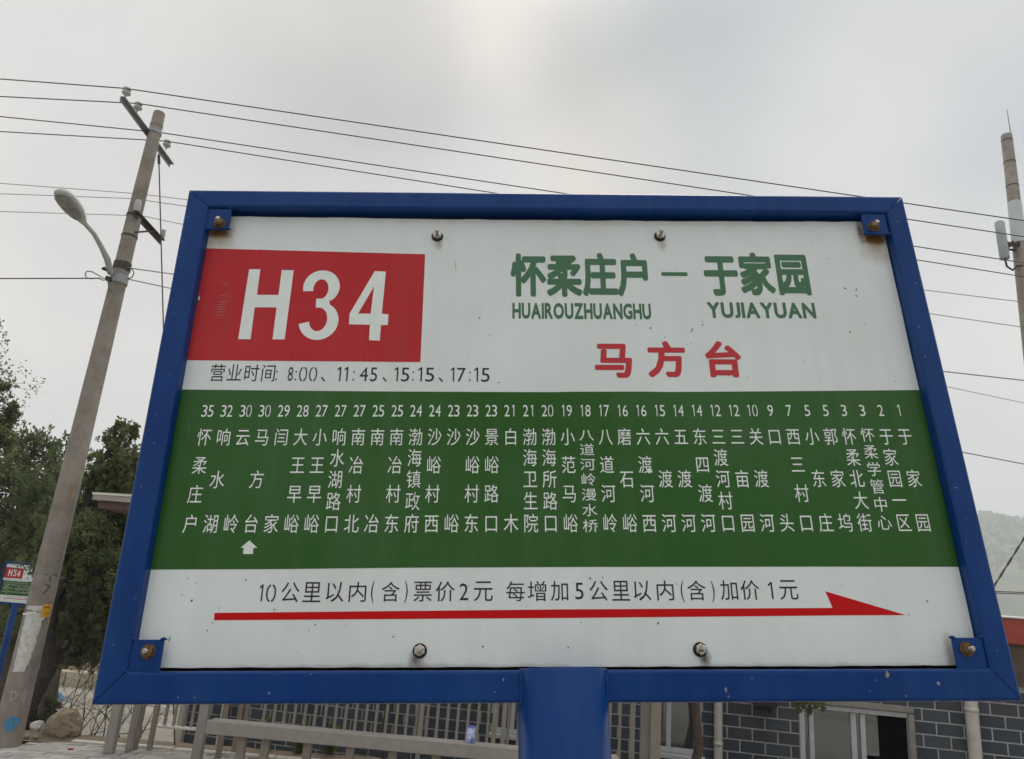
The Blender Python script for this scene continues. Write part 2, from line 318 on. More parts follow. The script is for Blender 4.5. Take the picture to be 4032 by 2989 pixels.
# ------------------------------------------------------------------ lettering (flat print cut as thin shapes)
_gl = {}
def stroke(pts, wd):                                      # polyline ribbon, points in 2D
    vs = []; n = len(pts)
    for i in range(n):
        a = Vector(pts[max(i - 1, 0)]); c = Vector(pts[min(i + 1, n - 1)]); d = (c - a)
        if d.length == 0: d = Vector((1, 0))
        d.normalize(); p = Vector(pts[i]); nn = Vector((-d.y, d.x)) * wd / 2
        vs += [p + nn, p - nn]
    return [(q.x, q.y) for q in vs], [(2 * i, 2 * i + 1, 2 * i + 3, 2 * i + 2) for i in range(n - 1)]
def arc(cx, cy, rx, ry, a0, a1, n=12):
    return [(cx + rx * math.cos(rad(a0 + (a1 - a0) * i / n)), cy + ry * math.sin(rad(a0 + (a1 - a0) * i / n))) for i in range(n + 1)]
def glyph(ch, bold=0.0):
    k = (ch, bold)
    if k in _gl: return _gl[k]
    if ch == '1':
        s = 0.035 + bold
        v = [(0.20, 0.44 + 0.08), (0.20, 0.60), (0.31, 0.70), (0.31 + 2 * s, 0.70), (0.31 + 2 * s, 0), (0.31, 0), (0.31, 0.60)]
        g = (v, [(0, 6, 2, 1), (6, 5, 4, 3), (6, 3, 2)])
    elif ch == '0' and bold < 0.01:                       # stencil-cut nought: two separate bows
        a = stroke(arc(0.275, 0.34, 0.185, 0.33, 97, 263, 14), 0.075); b2 = stroke(arc(0.315, 0.34, 0.185, 0.33, 83, -83, 14), 0.075)
        g = (a[0] + b2[0], a[1] + [tuple(len(a[0]) + i for i in f) for f in b2[1]])
    else:
        c = bpy.data.curves.new('g', 'FONT'); c.body = ch; c.size = 1; c.resolution_u = 3; c.offset = bold
        o = bpy.data.objects.new('g', c); COL.objects.link(o)
        me = bpy.data.meshes.new_from_object(o.evaluated_get(bpy.context.evaluated_depsgraph_get()))
        g = ([(p.co.x, p.co.y) for p in me.vertices], [tuple(p.vertices) for p in me.polygons])
        bpy.data.objects.remove(o); bpy.data.curves.remove(c); bpy.data.meshes.remove(me)
    _gl[k] = g; return g
class Print:                                              # near sign: every character is a piece; far sign: one piece
    def __init__(s, ox, oy, z, split=True): s.ms = [MB()]; s.ms[0].flat = 1; s.o = (ox, oy, z); s.split = split
    def new(s):
        if s.split and s.ms[-1].v: s.ms.append(MB()); s.ms[-1].flat = 1
    def poly(s, pts, faces=None, dz=0):
        s.ms[-1].add([(x + s.o[0], y + s.o[1], s.o[2] + dz) for x, y in pts], faces or [tuple(range(len(pts)))])
    def shifts(s, bold): return [(0, 0)] + ([(bold * math.cos(rad(22.5 + 45 * k)), bold * math.sin(rad(22.5 + 45 * k))) for k in range(8)] if bold else [])
    def em(s, ch, cx, cy, wd, hg, bold=0.0):              # character in its em square
        s.new(); v, f = glyph(ch)
        for k, (dx, dy) in enumerate(s.shifts(bold)):
            s.poly([(cx + (x + dx - 0.5) * wd, cy + (y + dy - 0.38) * hg) for x, y in v], f, dz=k * 6e-6)
    def ink(s, ch, x0, y0, x1, y1):                       # character scaled to its inked extent
        s.new(); v, f = glyph(ch); a = min(p[0] for p in v); b_ = max(p[0] for p in v); c = min(p[1] for p in v); d = max(p[1] for p in v)
        s.poly([(x0 + (x - a) / (b_ - a) * (x1 - x0), y0 + (y - c) / max(d - c, 1e-6) * (y1 - y0)) for x, y in v], f)
    def run(s, txt, x0, x1, y0, y1, bold=0.0, gap=0.09):  # latin run fitted to a box
        gs = [glyph(c) for c in txt]
        ws = [(min(p[0] for p in g[0]) - bold, max(p[0] for p in g[0]) + bold) for g in gs]
        tot = sum(b_ - a for a, b_ in ws) + gap * (len(txt) - 1); k = (x1 - x0) / tot; x = x0; kh = (y1 - y0) / (0.69 + 2 * bold)
        for g, (a, b_) in zip(gs, ws):
            s.new(); lo = min(p[1] for p in g[0]); hi = max(p[1] for p in g[0]); fy = (lambda y: (y - lo) / (hi - lo) * 0.69) if bold else (lambda y: y)
            for q, (dx, dy) in enumerate(s.shifts(bold)):
                s.poly([(x + (p[0] + dx - a) * k, y0 + (fy(p[1]) + dy + bold) * kh) for p in g[0]], g[1], dz=q * 6e-6)
            x += (b_ - a + gap) * k
    def obj(s, name, m, parent):
        for q in s.ms:
            if q.v: o = q.obj(name, m, parent)
            if q.v and not s.split: o['kind'] = 'stuff'
        return o

STATIONS = "怀柔庄户 响水湖 云岭 马方台 闫家 大王早峪 小王早峪 响水湖路口 南冶村北 南冶 南冶村东 渤海镇政府 沙峪村西 沙峪 沙峪村东 景峪路口 白木 渤海卫生院 渤海所路口 小范马峪 八道河岭漫水桥 八道河岭 磨石峪 六渡河西 六渡河 五渡河 东四渡河 三渡河村口 三亩园 关渡河 口头 西三村口 小东庄 郭家坞 怀柔北大街 怀柔学管中心 于家园一区 于家园".split()
NUMS = "35 32 30 30 29 28 27 27 27 25 25 24 24 23 23 23 21 21 20 19 18 17 16 16 15 14 14 12 12 10 9 7 5 5 3 3 2 1".split()

def bolt(mb_parent, x, y, z, length, rusty, tilt=(0, 0)):
    d = Vector((tilt[0], tilt[1], 1)).normalized(); p = Vector((x, y, z))
    b1 = MB().tube([p, p + d * 0.0012], 0.0088, 20).obj('washer', RUBBER if not rusty else RUSTY, mb_parent)
    nut = MB(); nut.tube([p + d * 0.0012, p + d * 0.0018, p + d * 0.0062, p + d * 0.0068], [0.0062, 0.0070, 0.0070, 0.0060], 6, smooth=False)
    nut.obj('nut', RUSTY if rusty else STEEL, mb_parent)
def stud(parent, x, y, z, length, tilt=(0, 0), m=None):
    d = Vector((tilt[0], tilt[1], 1)).normalized(); p = Vector((x, y, z))
    pts = []; rs = []; n = int(length / 0.0009)
    for i in range(n + 1):
        pts.append(p + d * (length * i / n)); rs.append(0.0030 if i % 2 else 0.0026)
    pts.append(p + d * (length + 0.0006)); rs.append(0.0022)
    return MB().tube(pts, rs, 12, smooth=False).obj('bolt', m or STEEL, parent)

def bus_sign(root, stations, nums, title, pinyin, near=True, post_u=0.5523, post_base=-1.508, H=0.7226, W=1.1):
    X0, Y0 = -post_u, -post_base
    wl, wr, wt, wb = 0.0345, 0.0305, 0.031, 0.0365; dep = 0.04
    def prism(name, axis, start, end, wd, s0, s1):        # tube bar; s0,s1 mitre run at each end
        g = 0.0007; r = 0.0042; prof = []
        for (cx, cy, a0) in ((wd - r, -dep + r, 270), (wd - r, -r, 0), (r, -r, 90), (r, -dep + r, 180)):
            for i in range(4): a = rad(a0 + 30 * i); prof.append((cx + r * math.cos(a), cy + r * math.sin(a)))
        n = len(prof); ring0 = []; ring1 = []
        for (o_, z_) in prof:
            l0 = start + s0 * o_ / wd + g; l1 = end - s1 * o_ / wd - g
            for l, rg in ((l0, ring0), (l1, ring1)):
                if axis == 'top': rg.append((X0 + l, Y0 + H - o_, z_))
                if axis == 'bottom': rg.append((X0 + l, Y0 + o_, z_))
                if axis == 'left': rg.append((X0 + o_, Y0 + l, z_))
                if axis == 'right': rg.append((X0 + W - o_, Y0 + l, z_))
        m = MB(); m.add(ring0 + ring1, [(i, (i + 1) % n, n + (i + 1) % n, n + i) for i in range(n)] + [tuple(range(n)), tuple(range(n, 2 * n))[::-1]])
        return m.obj('frame_bar', BLUE, root)
    prism('frame_bar', 'top', 0, W, wt, wl, wr); prism('frame_bar', 'bottom', 0, W, wb, wl, wr)
    prism('frame_bar', 'left', 0, H, wl, wb, wt); prism('frame_bar', 'right', 0, H, wr, wb, wt)
    # post: round tube with an open rim, passing in front of the lower bar
    pr = 0.0545; pc = -0.020; yt = Y0 + 0.0385
    m = MB(); m.tube([(0, 0, pc), (0, yt * 0.5, pc), (0, yt - 0.002, pc), (0, yt, pc)], [pr, pr, pr, pr - 0.002], 48); m.obj('post', BLUE, root)
    if near:
        m = MB(); m.box((0, 0.004, pc), (0.22, 0.008, 0.22)); m.obj('base_plate', BLUE, root)
        for sx in (-1, 1):                                  # weld beads where the bars meet the tube
            wd_ = MB()
            pts = [(sx * (pr - 0.004) + random.uniform(-.0006, .0006), Y0 + 0.001 + 0.036 * i / 14, 0.0015 + random.uniform(-.0006, .0006)) for i in range(15)]
            wd_.tube(pts, [0.0022 + random.uniform(-.0005, .0007) for _ in pts], 6)
            wd_.obj('weld_bead', BLUE, root)
    # panel with slightly ragged edges
    zf = -0.017; m = MB(); edge = []
    def wob(i, a): return a * (noise.noise(Vector((i * 0.37, a * 900, 1.7))) + 0.5 * noise.noise(Vector((i * 1.9, 3.1, a * 70))))
    xl, xr, yb, ytp = 0.0350, W - 0.0320, 0.0405, 0.6868
    n = 90
    for i in range(n): edge.append((xl + (xr - xl) * i / n, yb + wob(i, 0.0008)))
    for i in range(30): edge.append((xr + wob(i, 0.0007), yb + (ytp - yb) * i / 30))
    for i in range(n):
        s = i / n; edge.append((xr - (xr - xl) * s, ytp - 0.0028 * math.sin(PI * s) ** 0.7 + wob(i + 200, 0.0012)))
    for i in range(30): edge.append((xl, ytp - (ytp - yb) * i / 30))
    k = len(edge); v = [(X0 + x, Y0 + y, zf) for x, y in edge] + [(X0 + x, Y0 + y, zf - 0.0015) for x, y in edge]
    m.add(v, [tuple(range(k)), tuple(range(k, 2 * k))[::-1]] + [(i, k + i, k + (i + 1) % k, (i + 1) % k) for i in range(k)])
    panel = m.obj('panel', WHITE, root)
    MB().box((X0 + W / 2, Y0 + H / 2, -0.034), (W - 0.066, H - 0.07, 0.002)).obj('back_panel', INNER, root)
    z1 = zf + 0.00025; z2 = zf + 0.0005
    P = lambda z=z1, sp_=None: Print(X0, Y0, z, near if sp_ is None else sp_)
    def q(pts, name, m_, z=z1):
        p = P(z, True); p.poly(pts); return p.obj(name, m_, panel)
    n = 40
    up = [(1.0685 - (1.0685 - 0.0350) * i / n, 0.4053 - 0.004 * i / n - 0.0035 * math.sin(PI * i / n) + (0.0006 if 14 < i < 20 else 0)) for i in range(n + 1)]
    q([(0.0350, 0.1568), (0.2, 0.1574), (0.35, 0.1590), (0.6, 0.1600), (0.9, 0.1602), (1.0685, 0.1599)] + up, 'green_band', GREEN)
    q([(0.0352, 0.4457), (0.3626, 0.4446), (0.3623, 0.6215), (0.0352, 0.6287)], 'route_block', RED)
    q([(.1225, .1042), (.1231, .0955), (.5496, .0974), (.9, .0999), (.987, .1002), (.8896, .1294), (.8957, .109), (.5496, .1077)], 'direction_arrow', RED2)
    p = P(z2, True)
    p.poly([(.1022, .4786), (.1197, .4786), (.1193, .5298), (.1508, .5298), (.1508, .4786), (.168, .4786), (.169, .5922), (.1513, .5922), (.1513, .5503), (.1200, .5503), (.1197, .5933), (.1032, .5931)],
           [(0, 1, 2, 9, 10, 11), (2, 3, 8, 9), (3, 4, 5, 6, 7, 8)])
    p.ms.append(MB()); p.ms[-1].flat = 1
    up_o = arc(.2125, .5640, .0268, .0282, 195, -52, 18); up_i = arc(.2120, .5605, .0110, .0165, 192, -70, 18)
    lo_o = arc(.2135, .5085, .0285, .0305, 62, -170, 18); lo_i = arc(.2125, .5110, .0130, .0190, 78, -168, 18)
    for o_, i_ in ((up_o, up_i), (lo_o, lo_i)):
        p.poly(o_ + i_, [(j, j + 1, len(o_) + j + 1, len(o_) + j) for j in range(len(o_) - 1)], dz=(0 if o_ is up_o else 7e-6))
    p.poly([(.2074, .5302), (.2067, .5445), (.2160, .5447), (.2235, .5440), (.2262, .5395), (.2269, .5354), (.2152, .5296)], dz=1.5e-5)
    p.poly([(.2257, .5450), (.2158, .5450), (.2152, .5296), (.2269, .5354)], dz=3e-5)
    p.ms.append(MB()); p.ms[-1].flat = 1
    p.poly([(.3053, .5908), (.2888, .5915), (.2570, .5204), (.2575, .5034), (.2877, .5027), (.2879, .4781), (.3033, .4775), (.3035, .5023), (.3133, .5026), (.3133, .5198), (.3036, .5207), (.2874, .5206), (.2692, .5205), (.2894, .5652)],
           [(0, 1, 13), (1, 2, 12, 13), (2, 3, 4, 11, 12), (4, 5, 6, 7, 10, 11), (7, 8, 9, 10), (0, 13, 11, 10)])
    p.obj('route_character', LETTER_WHITE, panel)
    # titles
    p = P()
    for c, (a, b_) in title: 
        if c == '—': p.new(); p.poly([(a - .0196, .5872), (a + .0196, .5872), (a + .0196, .5937), (a - .0196, .5937)])
        else: p.em(c, a, b_, 0.0530, 0.0740, 0.040)
    p.obj('title_character', LETTER_GREEN, panel)
    p = P()
    for txt, x0, x1, y0, y1 in pinyin: p.run(txt, x0, x1, y0, y1, 0.040, 0.06)
    p.obj('title_letter', LETTER_GREEN, panel)
    p = P()
    for c, x, y in (('马', .6373, .4500), ('方', .7134, .4510), ('台', .7938, .4515)): p.em(c, x, y, 0.0575, 0.0570, 0.038)
    p.obj('stop_name_character', LETTER_RED, panel)
    p = P()
    for c, x in zip('营业时间', (.0805, .1040, .1275, .1510)): p.em(c, x, .4268, 0.0225, 0.0285)
    dots = lambda x, y0: p.new() or [p.poly([(x - .0011, y - .0011), (x + .0011, y - .0011), (x + .0011, y + .0011), (x - .0011, y + .0011)]) for y in (y0 + .0022, y0 + .0140)]
    dots(.1630, .4150); p.run('8', .1784, .1855, .4150, .4360, 0, .09); dots(.1895, .4150); p.run('00', .1940, .2190, .4150, .4360, 0, .12)
    p.ink('、', .2245, .4140, .2310, .4215); p.run('11', .2470, .2620, .4150, .4362, 0, .16); dots(.2700, .4150); p.run('45', .2785, .3030, .4150, .4362, 0, .12)
    p.ink('、', .3105, .4140, .3170, .4215); p.run('15', .3270, .3480, .4150, .4362, 0, .14); dots(.3535, .4150); p.run('15', .3600, .3829, .4150, .4362, 0, .14)
    p.ink('、', .3890, .4140, .3955, .4215); p.run('17', .4060, .4270, .4150, .4362, 0, .14); dots(.4330, .4150); p.run('15', .4390, .4607, .4150, .4362, 0, .14)
    p.new(); p.poly([(.4725, .4130), (.4742, .4130), (.4742, .4147), (.4725, .4147)])
    p.obj('timetable_character', LETTER_BLACK, panel)
    p = P()
    for c, a, b_ in (('公', .2020, .2245), ('里', .2290, .2515), ('以', .2580, .2800), ('内', .2865, .3080), ('含', .3270, .3500), ('票', .3675, .3905), ('价', .3950, .4190), ('元', .4430, .4670), ('每', .4840, .5070), ('增', .5110, .5345), ('加', .5400, .5620), ('公', .5890, .6125), ('里', .6177, .6400), ('以', .6450, .6670), ('内', .6745, .6960), ('含', .7135, .7370), ('加', .7555, .7775), ('价', .7815, .8055), ('元', .8310, .8545)):
        y = .1290 + .0020 * (a - .2) / .6; p.ink(c, a, y - .0122, b_, y + .0122)
    p.run('10', .1745, .1955, .1178, .1382, 0, .16); p.run('2', .4250, .4360, .1190, .1395); p.run('5', .5710, .5815, .1200, .1405); p.run('1', .8170, .8225, .1200, .1405)
    for c, x in (('(', .3140), ('(', .7050)): p.ink(c, x, .1160, x + .0040, .1425)
    for c, x in ((')', .3560), (')', .7440)): p.ink(c, x, .1160, x + .0040, .1425)
    p.obj('fare_character', LETTER_BLACK, panel)
    p = P(z2); p.poly([(.1443, .1841), (.1480, .1840), (.1484, .1762), (.1609, .1762), (.1603, .1838), (.1654, .1841), (.1542, .1935)], [(1, 2, 3, 4), (0, 1, 4, 5, 6)]); p.obj('position_arrow', LETTER_WHITE, panel)
    # stops
    allp = None if near else P(z2)
    for i, (st, nm) in enumerate(zip(stations, nums)):
        s = i / 37; x = .0755 + (1.0330 - .0755) * s
        p = P(z2) if near else allp
        y0 = .3614 + .0048 * s; y1 = .3785 + .0042 * s
        xs = x - .0002
        if len(nm) == 2:
            for c, dx in zip(nm, (-.0080, .0006)):
                if c == '1': p.run(c, xs + dx + .0022, xs + dx + .0052, y0, y1)
                else: p.run(c, xs + dx, xs + dx + .0073, y0, y1)
        elif nm == '1': p.run(nm, xs - .0018, xs + .0015, y0, y1)
        else: p.run(nm, xs - .0038, xs + .0038, y0, y1)
        if near: p.obj('distance_digit', LETTER_WHITE, panel); p = P(z2)
        n = len(st); h = .0262; wd_ = .0202
        ya = .3323 + .0042 * s; yb_ = .2148 + .0025 * s
        if n == 6: h = .0215; ya += .0022
        if n == 7: h = .0180; wd_ = .0212; ya += .0025; yb_ -= .0035
        for j, c in enumerate(st):
            y = ya + (yb_ - ya) * (j / (n - 1))
            p.em(c, x + .0006, y, wd_, h, 0.0)
        if near: p.obj('station_character', LETTER_WHITE, panel)
    if not near: allp.obj('station_list', LETTER_WHITE, panel)
    # bolts through the panel and corner brackets
    if near:
        for (x, y, tl) in ((.3795, .6525, (.02, .12)), (.7190, .6560, (.05, .10)), (.3781, .0592, (.0, .02)), (.7225, .0598, (.10, .02))):
            st_o = stud(root, X0 + x, Y0 + y, zf, 0.0175, tl); bolt(st_o, X0 + x, Y0 + y, zf, 0.0175, False, tl)
        for (x0, y0, x1, y1, sk, bx, by, rb) in ((.0313, .6538, .0685, .6905, .0006, .0545, .6640, 1), (1.0300, .6545, 1.0675, .6920, .0006, 1.0450, .6680, 1), (.0337, .0356, .0710, .0722, 0, .0550, .0585, 1), (1.0320, .0350, 1.0690, .0722, 0, 1.0470, .0589, 0)):
            m = MB(); za, zb = -0.0035, -0.0075
            m.rbox((X0 + (x0 + x1) / 2, Y0 + (y0 + y1) / 2, (za + zb) / 2), (x1 - x0, y1 - y0, za - zb), 0.0008, mtx=Matrix.Rotation(random.uniform(-.012, .012), 3, 'Z'))
            for wx, wy in ((x0, y0), (x0, y1), (x1, y0), (x1, y1)):
                m.tube([(X0 + wx - .004, Y0 + wy, za + .0005), (X0 + wx, Y0 + wy + .001, za + .001), (X0 + wx + .004, Y0 + wy, za + .0004)], [.0010, .0020, .0010], 6)
            br = m.obj('corner_bracket', BLUE, root)
            stud(br, X0 + bx, Y0 + by, za, 0.0135, (.06, .10 if by > .3 else .0), STEEL)
            bolt(br, X0 + bx, Y0 + by, za, 0.012, True, (.06, .10 if by > .3 else 0))
        # specks, scratches and painted reflection marks on the panel
        rs = random.Random(3); sp = Print(X0, Y0, zf + 0.0008, False)
        fixed = [(.445, .5150, .0012), (.7700, .5060, .0011), (.7695, .5120, .0007), (.2480, .0900, .0010), (.345, .0755, .0010), (.455, .0640, .0011), (.560, .0630, .0009), (.1170, .0835, .0010), (.1560, .1440, .0010), (.985, .4960, .0012), (.5905, .1455, .0012), (.0925, .1190, .0013), (.0790, .1260, .0008), (1.018, .1170, .0011), (.99, .5680, .0013), (.6935, .5000, .0012), (.673, .0910, .0012), (.1960, .1080, .0009)]
        pts = fixed + [(rs.uniform(.05, 1.05), rs.choice((rs.uniform(.05, .15), rs.uniform(.41, .67))), rs.uniform(.0003, .0008)) for _ in range(70)]
        for (x, y, r) in pts:
            el = rs.uniform(.6, 1.8); a0 = rs.uniform(0, 6)
            sp.poly([(x + r * el ** .5 * math.cos(a0) * math.cos(6.283 * j / 7) - r / el ** .5 * math.sin(a0) * math.sin(6.283 * j / 7) * rs.uniform(.8, 1.2), y + r * el ** .5 * math.sin(a0) * math.cos(6.283 * j / 7) + r / el ** .5 * math.cos(a0) * math.sin(6.283 * j / 7)) for j in range(7)])
        for (a, b_) in (((1.0075, .5680), (1.0055, .5640)), ((1.0035, .5570), (1.0065, .5535)), ((.0730, .0765), (.0715, .0710)), ((.7530, .4985), (.7560, .4990)), ((.7530, .4985), (.7528, .4940)), ((.6720, .5060), (.6725, .5045)), ((.1810, .4570), (.1800, .4500)), ((.9310, .3030), (.9312, .2970))):
            v, f = stroke([a, ((a[0] + b_[0]) / 2 + .0003, (a[1] + b_[1]) / 2), b_], .0009); sp.poly(v, f)
        sp.obj('speck', SPECK, panel)['kind'] = 'stuff'
        sc = Print(X0, Y0, zf + 0.0009, False)
        for _ in range(26):  # short pale strokes paint a soft light reflection on the red block
            x = .073 + rs.uniform(-.006, .006); y = rs.uniform(.505, .575); v, f = stroke([(x - rs.uniform(.002, .008), y), (x, y + .0003), (x + rs.uniform(.002, .008), y + .0002)], rs.uniform(.0003, .0008)); sc.poly(v, f)
        sc.obj('scratch_and_glint', GLINT, panel); sc = Print(X0, Y0, zf + 0.0009, False)
        for a, b_, c in (((.2865, .4455), (.2880, .4530), (.2878, .4570)), ((.4070, .6100), (.4085, .6000), (.4095, .5930)), ((.355, .292), (.362, .262), (.366, .236)), ((.0495, .356), (.0535, .350), (.0540, .334)), ((.150, .270), (.1495, .255), (.147, .242)), ((.0350, .546), (.0368, .540), (.0362, .534))):
            v, f = stroke([a, b_, c], .0006); sc.poly(v, f)
        sc.poly([(.672, .287), (.675, .282), (.681, .284), (.680, .289), (.676, .291)])
        sc.obj('scratch_and_glint', BRUSH2, panel)['kind'] = 'stuff'
        sc = Print(X0, Y0, zf + 0.0010, False); sc.poly([(.6722, .2872), (.675, .283), (.680, .2845), (.6795, .2885), (.676, .2905)]); sc.poly([(.0362, .5490), (.0385, .5440), (.0378, .5400), (.0362, .5420)]); sc.obj('chipped_patch', LETTER_WHITE, panel)['kind'] = 'stuff'
        # chips in the blue paint
        chp = MB(); chp.flat = 1
        for (x, y, r) in ((.7450, .0135, .0035), (.7470, .0065, .0018), (.9420, .0300, .005), (1.002, .0200, .003), (.4800, .0260, .0022), (.470, .012, .0015), (.205, .012, .002), (.100, .008, .0016)):
            chp.add([(X0 + x + r * rs.uniform(.4, 1.1) * math.cos(6.283 * j / 9) * .6, Y0 + y + r * rs.uniform(.5, 1.2) * math.sin(6.283 * j / 9), .00025) for j in range(9)], [tuple(range(9))])
        for i in range(260):
            if rs.random() < .45: continue
            u = W * i / 260; chp.add([(X0 + u, Y0 + .0003, -.0012), (X0 + u + .0045, Y0 + .0003, -.0012), (X0 + u + .0045, Y0 + rs.uniform(.0004, .0010), .0001), (X0 + u, Y0 + rs.uniform(.0004, .0010), .0001)], [(0, 1, 2, 3)])
        for i in range(34):
            u, v_ = rs.choice(((rs.uniform(.01, 1.09), rs.uniform(.004, .033)), (rs.uniform(.005, .030), rs.uniform(.05, .7)), (rs.uniform(1.074, 1.096), rs.uniform(.05, .7)))); r = rs.uniform(.0005, .0013)
            chp.add([(X0 + u + r * rs.uniform(.5, 1.3) * math.cos(6.283 * j / 6), Y0 + v_ + r * rs.uniform(.5, 1.3) * math.sin(6.283 * j / 6), .0002) for j in range(6)], [tuple(range(6))])
        chp.obj('paint_chip', mat('bare chipped patch', (0.22, 0.17, 0.12), 0.8, 0, (0.32, 0.34, 0.36), 300), root)['kind'] = 'stuff'

# ------------------------------------------------------------------ ground and setting
def ground_z(x, y):
    if y < 8.62: return -0.03
    d = y - 8.62
    return max(-1.6, -0.03 - d * 1.9) + (0.03 * noise.noise(Vector((x * 1.3, y * 1.3, 0))) if d > 0.2 else 0)
xs = [-1000, -400, -200, -80, -40, -25, -18] + [-14 + 0.4 * i for i in range(70)] + [16, 20, 30, 60, 150, 500, 1300]
ys = [-600, -100, -30, -10, 0, 4, 6.5, 7.5, 8.2] + [8.5 + 0.12 * i for i in range(16)] + [10.6, 11.2, 12, 13, 14, 15, 16.5, 18, 20, 23, 27, 33, 45, 70, 120, 200, 500, 1050]
g = MB(); nx = len(xs)
g.add([(x, y, ground_z(x, y)) for y in ys for x in xs], [(j * nx + i, j * nx + i + 1, (j + 1) * nx + i + 1, (j + 1) * nx + i) for j in range(len(ys) - 1) for i in range(nx - 1)], True)
g.obj('ground', YARD, kind='structure')
so_ = MB(); so_.flat = 1
sx = [-7.4 + 0.15 * i for i in range(100)]; sy = [8.15 + 0.07 * i for i in range(16)]
def soil_z(x, y):
    return ground_z(x, y) + 0.026 + 0.018 * noise.noise(Vector((x * 5, y * 7, 2))) + (0.02 if y > 8.3 else 0) * (1 if y < 8.6 else 0)
so_.add([(x, y, soil_z(x, y)) for y in sy for x in sx], [(j * 100 + i, j * 100 + i + 1, (j + 1) * 100 + i + 1, (j + 1) * 100 + i) for j in range(15) for i in range(99)], True)
so_.obj('soil_bank', SOIL, kind='structure')
# pavement: bed sheet, pavers nearest the view, kerb line behind
PAVBED = mat('paved surface', (0.34, 0.32, 0.29), 0.9)
t = PAVBED.node_tree; c_ = N('ShaderNodeTexCoord', t); bt = N('ShaderNodeTexBrick', t); LK(c_.outputs['Object'], bt.inputs[0], t)
bt.inputs['Scale'].default_value = 5; bt.inputs['Color1'].default_value = (0.38, 0.36, 0.32, 1); bt.inputs['Color2'].default_value = (0.30, 0.285, 0.26, 1); bt.inputs['Mortar'].default_value = (0.16, 0.14, 0.12, 1)
bt.inputs['Mortar Size'].default_value = 0.012; bt.inputs['Brick Width'].default_value = 1.0; bt.inputs['Row Height'].default_value = 0.5
LK(bt.outputs[0], bsdf(PAVBED).inputs['Base Color'], t)
pv = MB(); pv.add([(-30, 2.4, -0.012), (30, 2.4, -0.012), (30, 8.24, -0.012), (-4.15, 8.24, -0.012), (-4.62, 7.68, -0.012), (-30, 7.68, -0.012)], [(0, 1, 2, 3, 4, 5)])
pav = pv.obj('pavement', PAVBED, kind='structure')
rdm = MB(); rdm.add([(-300, -9, -0.022), (300, -9, -0.022), (300, 2.25, -0.022), (-300, 2.25, -0.022)], [(0, 1, 2, 3)])
rdm.obj('road', mat('concrete road', (0.24, 0.235, 0.22), 0.9, 0, (0.30, 0.29, 0.27), 3, 10, bump=0.5, bscale=80), kind='structure')
kb = MB()
for i in range(60): kb.rbox((-29.5 + i, 2.33, 0.03), (0.99, 0.13, 0.16), 0.015)
kb.obj('kerb', KERB, kind='structure')
pm = []
for m_ in PAVE:
    b_ = MB(); b_.rbox((0, 0, 0), (0.194, 0.094, 0.05), 0.006); o = b_.obj('paver', m_, pav); pm.append(o)
rp = random.Random(5); cnt = 0; first = set()
for j in range(13):
    for i in range(24):
        x = -4.75 + 0.2 * i + (0.1 if j % 2 else 0); y = 6.98 + 0.1 * j
        lim = 7.62 if x < -4.60 else (7.62 + (x + 4.62) * (0.60 / 0.47) if x < -4.2 else 8.2)
        if y > lim: continue
        k = rp.randrange(4); loc = (x, y, -0.026 + rp.uniform(-.003, .004))
        if k not in first: o = pm[k]; first.add(k); o.location = loc
        else: o = dup(pm[k], pav, loc)
        o.rotation_euler = (rp.uniform(-.012, .012), rp.uniform(-.006, .006), rp.uniform(-.01, .01)); cnt += 1
        if cnt >= 298: break
# edge strip of pale stone along the back of the pavement
es = MB()
for i in range(12):
    x = -4.02 + i * 0.5; es.rbox((x + 0.25, 8.285, -0.012 + rp.uniform(-.003, .003)), (0.49, 0.085, 0.06), 0.008)
es.obj('pavement_edge', KERB, kind='structure')
# hills far behind
hm = MB(); hn = 150; hv = []; 
def ridge(x):
    h = 30 + 42 * max(0, min(1, (x + 60) / 260)) + 9 * noise.noise(Vector((x * 0.008, 3, 0))) + 4 * noise.noise(Vector((x * 0.03, 5, 0)))
    return h
rows = 14
for j in range(rows):
    s = j / (rows - 1)
    for i in range(hn * 4):
        x = -480 + 1100 * i / (hn * 4 - 1); y = 190 + 230 * s + 0.15 * abs(x - 200)
        z = -2 + (ridge(x)) * (s ** 1.1) + (6 * noise.noise(Vector((x * 0.015, y * 0.015, 0))) + 2.5 * noise.noise(Vector((x * .07, y * .07, 1)))) * s
        if j == rows - 1: z += 1.6 * abs(noise.noise(Vector((x * 0.35, 8, 0)))) * 2
        hv.append((x * 2.1, y * 2.1, (z + 2) * 2.1 - 2 - 1.0))
hm.flat = 1
hm.add(hv, [(j * hn * 4 + i, j * hn * 4 + i + 1, (j + 1) * hn * 4 + i + 1, (j + 1) * hn * 4 + i) for j in range(rows - 1) for i in range(hn * 4 - 1)], True)
hm.obj('hills', HILL, kind='structure')
rt = MB(); rt.flat = 1; rg = random.Random(11)               # the scrubby wood that roughens the skyline
for k in range(2600):
    x = rg.uniform(60, 480); j = rg.random(); y = 190 + 230 * (1 - j * j * 0.5) + 0.15 * abs(x - 200)
    s = (y - 190 - 0.15 * abs(x - 200)) / 230
    z = -2 + ridge(x) * (s ** 1.1) + 6 * noise.noise(Vector((x * 0.015, y * 0.015, 0))) * s
    r = rg.uniform(1.0, 2.2)
    for q in range(5):
        a = rg.uniform(0, 6.28); cx, cz = x + rg.uniform(-r, r), z + rg.uniform(-.5, 1.4) * r
        rt.add([(2.1 * (cx + r * .7 * math.cos(a + t2)), 2.1 * y + rg.uniform(-1, 1), 2.1 * (cz + 2 + r * .6 * math.sin(a + t2)) - 3) for t2 in (0, 1.4, 3.0, 4.4)], [(0, 1, 2, 3)])
